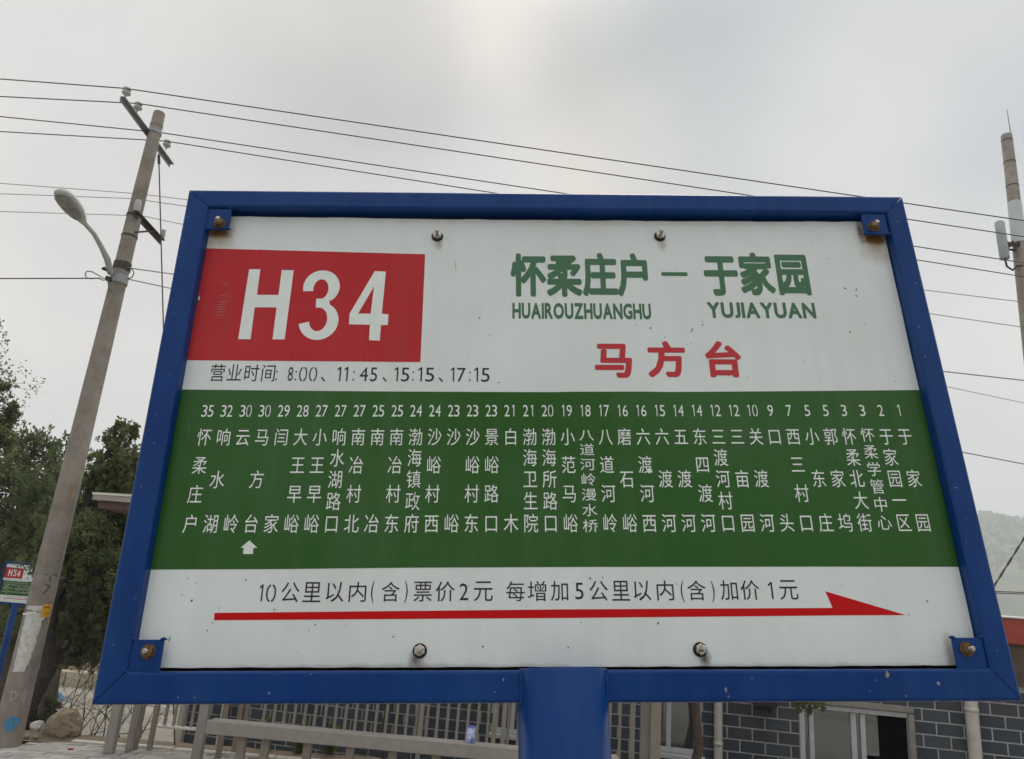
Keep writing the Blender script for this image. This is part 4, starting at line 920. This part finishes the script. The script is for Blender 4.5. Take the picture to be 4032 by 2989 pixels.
# ------------------------------------------------------------------ wires
def wire(points, r, label, m_=WIRE, group='overhead wires strung along the poles', sag=0.0):
    m = MB(); pts = []
    for a, b_ in zip(points, points[1:]):
        a, b_ = Vector(a), Vector(b_); n_ = 10
        for i in range(n_ + (1 if b_ == Vector(points[-1]) else 0)):
            s = i / n_; pts.append(a.lerp(b_, s) - Vector((0, 0, sag * 4 * s * (1 - s))))
    m.tube(pts, r, 6, cap=False); o = m.obj('overhead_wire', m_); tag(o, label, 'wire', group)
def ext(a, b_, k): return b_ + (b_ - a) * k
names = ['highest of the thick dark wires on the pole top, carried by the outermost insulator', 'second of the thick dark wires from the top, on the inner insulator', 'third thick dark wire from the top, passing just behind the pole head', 'fourth thick dark wire from the top, on the insulator right of the pole']
wl_ = [((0, 311), (2228 * 1.8096, 869), 6.75, 6.30), ((0, 380), (4032, 932), 6.75, 6.35), ((0, 459), (4032, 1035), 6.70, 6.35), ((0, 518), (4032, 1090), 6.70, 6.32)]
for i, (pl, pr2, zl, zr) in enumerate(wl_):
    I = Vector((PX + INS[i][0], PY + INS[i][1], zA + .10 if i != 2 else zA + .06)); I = I + Vector((0, -.03 if i != 2 else .09, 0))
    a = at_z(*pl, zl + .02); b_ = at_z(*pr2, zr)
    wire([ext(I, a, 12), I, ext(I, b_, .8)], .0064, names[i])
low = [((0, 722), (545, 778 - 15), (3673, 1152), (4032, 1190), 'thin pale wire below the thick ones, topmost of the lower set'), ((0, 763), (522, 782), (3690, 1248), (4032, 1289), 'thin pale wire crossing the lamp head, second of the lower set'), ((0, 833), (560, 850), (3740, 1552), (4032, 1587), 'thin faint wire reaching the small bracket on the pole, third of the lower set')]
for i, (p_, q_, r_, s_, lb) in enumerate(low):
    I = at(*q_, 8.06); a = at(*p_, 8.0); zl = at_z(*s_, 4.95 - .2 * i)
    wire([ext(I, a, 12), I, ext(I, zl, .8)], .0040, lb, WIRE_PALE)
I = Vector((PX - .02, PY - .12, zC + .0)); a = at(0, 1086, 7.75)
wire([ext(I, a, 12), Vector(at(395, 1096, 7.78))], .0068, 'dark service cable running left from the clamp below the street lamp arm')
for (q_, s_, zz, lb) in (((505, 1055), (4032, 1456), 4.35, 'pale cable leaving the lamp clamp to the right, upper of two'), ((500, 1098), (4032, 1786), 3.6, 'pale cable leaving the lamp clamp to the right, lower of two')):
    I = at(*q_, 7.85); b_ = at_z(*s_, zz); wire([I, ext(I, b_, .8)], .0060, lb, WIRE_PALE, sag=0.12)
gt = at(625, 605, 8.05); gb = Vector((-3.079, 8.452, 0.0))
gm = MB(); gm.tube([gt, gb], .0075, 6); gm.tube([gt + (gb - gt) * .004, gt + (gb - gt) * .02], .018, 8); o = gm.obj('guy_wire', WIRE); tag(o, 'taut stay wire dropping from the pole top to the soil behind the pavement', 'stay wire')

# ------------------------------------------------------------------ mobile mast pole on the right
D2 = 13.0; c2 = at(3966, 560, D2)
p2 = empty('mast_pole', (c2.x, D2, -1.6), 0, 'concrete mast with a lightning rod, white band and antenna at the right edge', 'mast')
def Q2(x, y, D=D2): return at(x, y, D) - Vector((c2.x, D2, -1.6))
ztop2 = Q2(3963, 532).z
m = MB(); m.tube([(-.06, 0, 0), (-.04, 0, ztop2 * .5), (0, 0, ztop2 - .01), (0, 0, ztop2)], [.205, .155, .100, .09], 28); m.obj('shaft', CONC, p2)
def r2z(z): return .100 + .055 * 2 * (ztop2 - z) / ztop2
def x2z(z): return -.08 * (1 - z / ztop2)
for yy in (556, 640, 733):
    z = Q2(3966, yy).z; MB().tube([(x2z(z), 0, z - .008), (x2z(z), 0, z + .008)], r2z(z) + .004, 28).obj('ring', DARKIRON, p2)
za, zb2 = Q2(3990, 957).z, Q2(3990, 797).z
MB().tube([(x2z(za), 0, za), (x2z(zb2), 0, zb2)], [r2z(za) + .005, r2z(zb2) + .005], 28).obj('white_band', mat('white mast band', (0.52, 0.56, 0.57), 0.6), p2)
a = Q2(3981, 532, D2 + .02); b_ = Q2(3964, 429, D2 + .02); m = MB(); m.tube([a + Vector((0, 0, -.3)), a, b_], [.012, .012, .006], 6); m.obj('lightning_rod', GALV, p2)
a = Q2(3934, 874, D2 - .1); b_ = Q2(3957, 1020, D2 - .1); m = MB(); m.tube([b_, b_ + (a - b_) * .03, b_ + (a - b_) * .97, a], [.075, .085, .085, .07], 20); m.obj('antenna', ANT, p2)
mdl = (a + b_) / 2 + Vector((0, 0, -.05)); m = MB(); 
for dz in (-.12, .02): m.tube([mdl + Vector((.05, 0, dz)), Vector((x2z(mdl.z), 0, mdl.z + dz + .02))], .02, 8)
for k in range(6): m.rbox(mdl + Vector((.12 + .04 * k, 0, -.05 + .03 * (k % 3))), (.03, .05, .09), .006, k)
m.obj('antenna_arm', DARKIRON, p2)
m = MB(); m.tube([b_, b_ + Vector((.02, 0, -.15)), b_ + Vector((.12, 0, -.22)), b_ + Vector((.22, 0, -.12)), b_ + Vector((.36, 0, -.10)), b_ + Vector((.45, -.05, -.35))], .018, 8); m.tube([Vector((.12, -.16, mdl.z)), Vector((.10, -.17, mdl.z - .2)), Vector((.16, -.17, mdl.z - .45))], .02, 8); m.obj('feeder_cable', RUBBER, p2)

for (pts, D, r, lb) in (([(3900, 2330), (4032, 2120), (4200, 1850)], 11.5, .016, 'twisted dark cable slanting up beside the lower right edge of the sign'),
                        ([(3850, 2330), (4032, 2336), (4300, 2352)], 12.0, .016, 'level dark cable over the hillside, right of the sign'),
                        ([(3850, 2436), (4032, 2440), (4300, 2450)], 11.0, .013, 'dark cable just above the red parapet, right of the sign')):
    m = MB(); P3 = [at(*p, D) for p in pts]
    for k in range(2):
        q_ = []
        for i in range(21):
            s = i / 20 * (len(P3) - 1); j = min(int(s), len(P3) - 2); p = P3[j].lerp(P3[j + 1], s - j); q_.append(p + Vector((0, 0, .018 * math.sin(i * 1.4 + k * PI) if D == 11.5 else .012 * (k * 2 - 1))))
        m.tube(q_, r * .55, 6)
    o = m.obj('cable', WIRE); tag(o, lb, 'cable')

# ------------------------------------------------------------------ vegetation
def leaves(mb, c, rx, ry, rz_, n_, size, rg, upw=0.4):
    V = Vector; gs = rg.gauss; un = rg.uniform
    vs, fs = mb.v, mb.f
    for _ in range(n_):
        a = un(0, 6.283); u = un(-1, 1); q = math.sqrt(1 - u * u); rr_ = un(.0, 1) ** .45
        x = c[0] + rx * rr_ * q * math.cos(a); y = c[1] + ry * rr_ * q * math.sin(a); z = c[2] + rz_ * rr_ * u
        d = V((gs(0, 1), gs(0, 1), gs(0, 1) + upw)).normalized(); e_ = d.cross(V((gs(0, 1), gs(0, 1), gs(0, 1)))).normalized()
        L = size * un(.6, 1.5); w_ = size * un(.25, .5); b_ = len(vs)
        vs += [(x, y, z), (x + d.x * L * .5 + e_.x * w_, y + d.y * L * .5 + e_.y * w_, z + d.z * L * .5 + e_.z * w_), (x + d.x * L, y + d.y * L, z + d.z * L), (x + d.x * L * .5 - e_.x * w_, y + d.y * L * .5 - e_.y * w_, z + d.z * L * .5 - e_.z * w_)]
        fs.append((b_, b_ + 1, b_ + 2, b_ + 3)); mb.sm.append(False)
def limb(mb, p, q, r0, r1, rg, n_=5, wob_=.06):
    p, q = Vector(p), Vector(q); L = (q - p).length; pts = []
    for i in range(n_ + 1):
        s = i / n_; w_ = wob_ * L * math.sin(PI * s); pts.append(p.lerp(q, s) + Vector((rg.uniform(-w_, w_), rg.uniform(-w_, w_), rg.uniform(-w_, w_) * .5)))
    mb.tube(pts, [r0 + (r1 - r0) * i / n_ for i in range(n_ + 1)], 7); return pts
def tree_count(per, sr, ref): return max(6, int(per * min(1.6, max(.05, (sr / ref) ** 2))))
def tree(name, base, trunk_top, clumps, leaf, bark, label, cat='tree', group=None, r0=.12, size=.09, per=260, seed=1, gap=0.0):
    rg = random.Random(seed); root = empty(name, base, 0, label, cat, group); B = Vector(base)
    tm = MB(); tp = limb(tm, (0, 0, -.1), Vector(trunk_top) - B, r0, r0 * .45, rg, 7, .03)
    cm = MB(); cm.flat = 1; ref = sorted(q[1] for q in clumps)[len(clumps) // 2] * .32
    for (c, r, h) in clumps:
        c = Vector(c) - B; k = min(range(len(tp)), key=lambda i: (tp[i] - Vector((c.x * .5, c.y * .5, c.z - r * 1.2))).length)
        limb(tm, tp[k], c, r0 * .28, r0 * .06, rg, 4, .08)
        nsub = max(5, int(8 * min(1.6, r / (ref * 3.1))))
        for _ in range(nsub):
            a = rg.uniform(0, 6.28); u = rg.uniform(-1, 1); q = math.sqrt(1 - u * u); rr_ = rg.uniform(.35, 1.0)
            d = Vector((math.cos(a) * q * r * rr_, math.sin(a) * q * r * rr_, u * h * rr_)); sr = r * rg.uniform(.22, .42)
            leaves(cm, c + d, sr, sr, sr * rg.uniform(1.0, 1.9), int(tree_count(per, sr, ref) * rg.uniform(.45, 1.0)), size, rg)
            for _q in range(3):                              # loose sprays that feather the outline
                d2 = d * rg.uniform(1.0, 1.25) + Vector((rg.gauss(0, r * .28), rg.gauss(0, r * .28), rg.gauss(.1, .3) * h)); limb(tm, c + d * .6, c + d2, r0 * .04, r0 * .012, rg, 2, .1)
                leaves(cm, c + d2, sr * .38, sr * .38, sr * .7, int(tree_count(per, sr, ref) * .14) + 5, size * .85, rg, .8)
            limb(tm, c, c + d, r0 * .07, r0 * .03, rg, 3, .1)
    tm.obj('trunk', bark, root); cm.obj('crown', leaf, root); return root
rg = random.Random(77)
def at3(x, y, D, r=0, h=0): return (tuple(at(x, y, D)), r, h)
# near leaning conifer between pole and sign
b1 = at(95, 2890, 8.75); b1.z = -.05
tree('conifer_tree', b1, at(330, 2000, 9.6), [at3(462, 1670, 9.8, .05, .12), at3(470, 1710, 9.8, .08, .14), at3(446, 1745, 9.8, .08, .12), at3(498, 1750, 9.8, .09, .14), at3(430, 1735, 9.8, .13, .12), at3(522, 1712, 9.8, .13, .14), at3(492, 1690, 9.9, .08, .1), at3(385, 1800, 9.8, .12, .12), at3(475, 1780, 9.8, .16, .18), at3(530, 1780, 9.8, .14, .2), at3(425, 1790, 9.8, .10, .15), at3(480, 1860, 9.8, .28, .25), at3(425, 1850, 9.8, .22, .22), at3(540, 1860, 9.9, .25, .25), at3(500, 1930, 9.8, .3, .3), at3(400, 1900, 9.7, .22, .28), at3(360, 1880, 9.7, .12, .2), at3(450, 2000, 9.9, .40, .4), at3(330, 1990, 9.7, .30, .4), at3(380, 2120, 9.7, .45, .4), at3(480, 2160, 10.0, .4, .4), at3(290, 2180, 9.5, .40, .4), at3(400, 2290, 9.6, .45, .4), at3(300, 2350, 9.5, .40, .4), at3(420, 2420, 9.7, .40, .35), at3(320, 2480, 9.4, .35, .35), at3(310, 2420, 9.4, .3, .3), at3(390, 2540, 9.6, .28, .25), at3(300, 2560, 9.3, .2, .2), at3(300, 2280, 9.4, .3, .4), at3(350, 2230, 10.4, .6, .6), at3(420, 2100, 10.5, .6, .6)],
     LEAF, BARK, 'dark leaning conifer just right of the utility pole, black trunk behind the boulder', r0=.105, size=.042, per=290, seed=4)
b2 = at(60, 2700, 17.5); b2.z = -1.6
tree('conifer_tree', b2, at(95, 1850, 17.5), [at3(85, 1735, 17.5, .40, .35), at3(35, 1760, 17.5, .4, .35), at3(5, 1740, 17.5, .4, .35), at3(160, 1755, 17.5, .38, .35), at3(125, 1775, 17.5, .4, .4), at3(190, 1800, 17.5, .35, .4), at3(30, 1840, 17.3, .6, .6), at3(150, 1850, 17.5, .7, .8), at3(20, 1930, 17, 1.0, 1), at3(120, 1960, 17.5, 1.0, 1), at3(60, 2080, 17.3, 1.2, 1.1), at3(-40, 2050, 17.3, 1.2, 1.1), at3(150, 2100, 17.5, 1.0, 1), at3(30, 2220, 17.3, 1.2, 1.1), at3(120, 2260, 17.5, 1.1, 1), at3(60, 2400, 17.4, 1.0, .9), at3(-60, 2300, 17.5, 1.2, 1), at3(0, 2480, 17.5, .8, .6)],
     LEAF, BARK2, 'large pale-topped conifer at the left edge behind the small bus stop sign', r0=.22, size=.075, per=330, seed=8)
b3 = at(250, 2700, 16); b3.z = -1.6
tree('conifer_tree', b3, at(225, 1950, 16), [at3(272, 1775, 16, .22, .3), at3(240, 1880, 16, .45, .6), at3(195, 1960, 16, .6, .7), at3(260, 1960, 16, .6, .7), at3(215, 2070, 16, .9, .9), at3(300, 2080, 16.3, .9, .9), at3(380, 2060, 16.5, .9, .9), at3(250, 2200, 16, 1.0, .9), at3(360, 2200, 16.5, 1.0, 1), at3(200, 2320, 16, .9, .8), at3(330, 2340, 16.4, 1.0, .9), at3(440, 2250, 16.6, 1, 1), at3(430, 2400, 16.6, .9, .8), at3(250, 2450, 16.3, .8, .5)],
     LEAF2, BARK2, 'dark full conifer standing directly behind the utility pole', r0=.2, size=.08, per=300, seed=12)
b4 = at(-160, 2700, 12.5); b4.z = -1.2
rt_ = tree('broadleaf_tree', b4, at(-130, 1600, 12), [at3(20, 1520, 12, .17, .13), at3(-10, 1560, 12, .2, .2), at3(40, 1620, 12, .15, .16), at3(15, 1650, 12, .22, .18), at3(55, 1640, 12, .08, .06), at3(-20, 1700, 12, .3, .3), at3(10, 1760, 12.2, .2, .2), at3(-150, 1500, 12, .8, .8), at3(-200, 1750, 12, 1.0, .8), at3(-120, 1350, 12.2, .5, .4)],
     LEAF, BARK2, 'sparse tree reaching in with a few leafy twigs at the left edge of the picture', r0=.10, size=.05, per=60, seed=15)
# young street trees between shelter and house (their trunks show under the sign)
for (px_, D, lb, sd2, r0_) in ((1500, 8.9, 'thin young tree with a dark trunk behind the bench slats', 31, .035), (2725, 8.75, 'young tree with a knotty brown trunk just right of the shelter', 33, .060)):
    b_ = at(px_, 2989, D); b_.z = -.25; top = Vector((b_.x + .05, b_.y, 2.0))
    tree('young_tree', b_, top, [((b_.x + rg.uniform(-.4, .4), b_.y + rg.uniform(-.3, .3), rg.uniform(1.9, 2.7)), .28, .25) for _ in range(6)], LEAF, BARK2, lb, r0=r0_, size=.06, per=90, seed=sd2)
# unseen trees added behind the viewer to darken reflections in paint and glass
for i, (x, y, hh) in enumerate(((-13, -20, 5.5), (-6.5, -21.5, 6.3), (0.5, -20.5, 5.6), (7.5, -21, 6.4), (14, -20, 5.4))):
    rr5 = random.Random(90 + i)
    tree('added_tree', (x, y, -.03), (x + .2, y, hh * .7), [((x + rr5.uniform(-2.4, 2.4), y + rr5.uniform(-1, 1), hh * rr5.uniform(.22, .95)), 1.3, 1.1) for _ in range(10)], LEAF2, BARK2, 'dense dark tree added unseen across the road to darken reflections, %s' % ('far left', 'left of the middle', 'in the middle', 'right of the middle', 'far right')[i], group='unseen trees added behind the viewer', r0=.16, size=.32, per=55, seed=100 + i)
# leafy sapling in front of the sliding window
b_ = at(3185, 2985, 8.95); b_.z = -.5
tree('sapling', b_, at(3180, 2800, 8.95), [at3(3160, 2770, 8.95, .10, .07), at3(3225, 2775, 8.95, .07, .05), at3(3185, 2795, 8.95, .05, .04), at3(3140, 2800, 8.95, .03, .03)], LEAF3, BARK2, 'thin sapling with yellow-green leaves in front of the sliding window', cat='sapling', r0=.011, size=.030, per=11, seed=41)
for i, (px_, lb) in enumerate(((1060, 'small green weed behind the left end of the bench'), (1195, 'green weed growing behind the bench, next to the thin slats'), (1310, 'yellow-green weed behind the bench, left of the can'))):
    b_ = at(px_, 2870, 8.55); b_.z = -.02; m = MB(); m.flat = 1; rgg = random.Random(50 + i); leaves(m, (0, 0, .16), .05, .05, .18, 160, .055, rgg, 1.0); o = m.obj('weed', LEAF3); o.location = b_; tag(o, lb, 'weed')
def shrub(px_, py, D, h, seed, label, lean=0.0, n_st=5):
    rg = random.Random(seed); b_ = at(px_, py, D); b_.z = ground_z(b_.x, b_.y) + .02; m = MB()
    def grow(p, d, L, r, lev):
        k = 5; pts = [p]; q = Vector(p)
        for i in range(k):
            d = (d + Vector((rg.gauss(0, .14), rg.gauss(0, .14), rg.gauss(0, .08) + .03))).normalized(); q = q + d * L / k; pts.append(q.copy())
            if lev < 3 and i > 0 and rg.random() < (.85 if lev < 2 else .5):
                sdv = Vector((rg.gauss(0, 1), rg.gauss(0, .6), rg.gauss(.1, .5))).normalized(); grow(q.copy(), (d * .6 + sdv * .7).normalized(), L * rg.uniform(.4, .65), r * .55, lev + 1)
        m.tube(pts, [r * (1 - .6 * i / k) for i in range(k + 1)], 4, cap=False)
    for _ in range(n_st): grow(Vector((rg.uniform(-.12, .12), rg.uniform(-.05, .05), 0)), Vector((rg.gauss(lean, .28), rg.gauss(0, .2), 1)).normalized(), h * rg.uniform(.6, 1), .0075, 0)
    o = m.obj('bare_shrub', TWIG); o.location = b_; tag(o, label, 'shrub', 'leafless shrubs on the bank behind the pavement')
shrub(215, 2880, 8.80, .95, 60, 'leafless shrub with thin upright twigs standing just behind the boulder', .0, 5)
shrub(310, 2900, 8.75, 1.15, 61, 'leafless shrub with the longest stems, right of the boulder beside the sign', .1, 5)
shrub(370, 2915, 8.72, .75, 62, 'low leafless shrub left of the shelter post', .1, 4)
shrub(500, 2925, 8.72, .60, 63, 'low leafless shrub seen between the shelter bars', .0, 4)
shrub(20, 2800, 9.3, .9, 64, 'leafless shrub left of the utility pole foot', -.1, 4)
m = MB(); m.flat = 1; rgg = random.Random(70); b_ = at(180, 2830, 8.9)
for c, r in (((0, 0, .02), .08), ((.05, .02, .12), .07), ((-.06, 0, -.05), .07), ((.03, 0, -.12), .08), ((-.02, 0, .16), .05)): leaves(m, c, r, r, r, 170, .030, rgg)
m.tube([(0, 0, -.3), (.01, 0, 0), (.03, 0, .15)], [.008, .006, .003], 5); o = m.obj('evergreen_bush', LEAF2); o.location = b_; tag(o, 'small dark green evergreen sprig beside the black trunk and boulder', 'bush')
# boulder
bm = bmesh.new(); bmesh.ops.create_icosphere(bm, subdivisions=4, radius=1)
for v_ in bm.verts:
    n_ = v_.co.normalized(); q = Vector((round(n_.x * 2.1) / 2.1, round(n_.y * 2.1) / 2.1, round(n_.z * 2.3) / 2.3))
    d = .55 + .32 * (n_.lerp(q, .8)).length + .16 * noise.noise(n_ * 1.9) + .06 * noise.noise(n_ * 6); v_.co = Vector((n_.x * d * .205 * (1 - .34 * n_.z), n_.y * d * .16, max(n_.z * d * .20, -.10)))
me = bpy.data.meshes.new('boulder'); bm.to_mesh(me); bm.free(); me.materials.append(ROCK); o = bpy.data.objects.new('boulder', me); COL.objects.link(o); bb = at(240, 2900, 8.45); o.location = (bb.x, 8.47, .10); tag(o, 'sandy brown boulder sitting on the soil behind the pavement', 'boulder')
# rubble stones by the boulder and the pole foot
for i, (px_, py, s, lb) in enumerate(((152, 2855, .075, 'pale rounded stone left of the boulder'), (100, 2925, .03, 'small reddish stone in the soil right of the pole foot'), (135, 2920, .028, 'small grey stone between pole foot and boulder'))):
    bm = bmesh.new(); bmesh.ops.create_icosphere(bm, subdivisions=2, radius=s)
    for v_ in bm.verts: v_.co *= 1 + .3 * noise.noise(v_.co / s * 1.5 + Vector((i * 5, 0, 0))); v_.co.z *= .8
    me = bpy.data.meshes.new('stone'); bm.to_mesh(me); bm.free(); me.materials.append(KERB if i == 0 else ROCK); o = bpy.data.objects.new('stone', me); COL.objects.link(o); p = at(px_, py, 8.6 if i == 0 else 8.25); o.location = (p.x, p.y, (.05 if i == 0 else .015) if i else .05); tag(o, lb, 'stone')
o = MB().rbox((0, 0, 0), (.05, .03, .012), .003).obj('litter', REDBIT); p = at_z(278, 2950, .006); o.location = (p.x, p.y, .008); o.rotation_euler = (0, .1, .5); tag(o, 'small red scrap lying on the grey paving', 'litter')
m = MB(); m.flat = 1; m.add([(-.3, 0, 0), (-.1, -.05, .16), (.12, 0, .20), (.32, .05, .05), (.1, -.2, .0), (-.12, -.2, .02)], [(0, 1, 5), (1, 2, 4, 5), (2, 3, 4)]); o = m.obj('litter', BLUEBIT); p = at(226, 2680, 21); o.location = (p.x, p.y, -1.55); tag(o, 'crumpled light blue plastic on the dusty ground under the trees', 'litter')

# ------------------------------------------------------------------ second bus stop sign at the left
s2p = at(-25, 2376, 14.1); pu = .36
p2b = Vector((s2p.x + pu * 1.02, 14.1, 0)); zg = ground_z(p2b.x, 14.1)
s2 = empty('bus_stop_sign', (p2b.x, 14.1, zg), 0, 'small distant bus stop sign on a blue post, partly behind the utility pole', 'sign')
s2.matrix_world = Matrix(((1, 0, 0, p2b.x), (0, 0, -1, 14.1), (0, 1, 0, zg), (0, 0, 0, 1)))
title2 = [('于', (.545, .588)), ('家', (.597, .588)), ('园', (.65, .588)), ('—', (.727, 0)), ('怀', (.80, .588)), ('柔', (.852, .588)), ('庄', (.905, .588)), ('户', (.957, .588))]
pin2 = [('YUJIAYUAN', .52, .675, .5150, .5410), ('HUAIROUZHUANGHU', .77, .975, .5150, .5410)]
bus_sign(s2, STATIONS[::-1], NUMS, title2, pin2, near=False, post_u=pu, post_base=-(s2p.z - zg))

# ------------------------------------------------------------------ the bus stop sign in front
SX = Vector((0.9969, -0.0020, 0.0783)); SY = Vector((-0.0777, 0.1020, 0.9917)); SZ = SX.cross(SY).normalized()
SO = Vector((-0.4583, 0.9679, 1.4528)); base = SO + SX * 0.5523 - SY * 1.508
s1 = empty('bus_stop_sign', base, 0, 'large near bus stop sign H34 in a blue steel frame filling the picture', 'sign')
s1.matrix_world = Matrix(((SX.x, SY.x, SZ.x, base.x), (SX.y, SY.y, SZ.y, base.y), (SX.z, SY.z, SZ.z, base.z), (0, 0, 0, 1)))
title1 = [('怀', (.5175, .5873)), ('柔', (.5705, .5873)), ('庄', (.6240, .5890)), ('户', (.6757, .5890)), ('—', (.7360, 0)), ('于', (.8060, .5905)), ('家', (.8592, .5920)), ('园', (.9145, .5925))]
pin1 = [('HUAIROUZHUANGHU', .4930, .6962, .5140, .5404), ('YUJIAYUAN', .7795, .9396, .5172, .5436)]
bus_sign(s1, STATIONS, NUMS, title1, pin1, near=True)

# ------------------------------------------------------------------ haze
HAZE = bpy.data.materials.new('haze'); HAZE.use_nodes = True; t = HAZE.node_tree; t.nodes.clear()
pv_ = N('ShaderNodeVolumePrincipled', t); pv_.inputs['Color'].default_value = (0.95, 0.985, 1.0, 1); pv_.inputs['Density'].default_value = 0.00088
om = N('ShaderNodeOutputMaterial', t); LK(pv_.outputs[0], om.inputs[1], t)
hb = MB(); hb.box((170, 230, 82), (2420, 1800, 170)); hz = hb.obj('haze', HAZE, kind='stuff')
print('objects', len(bpy.data.objects))
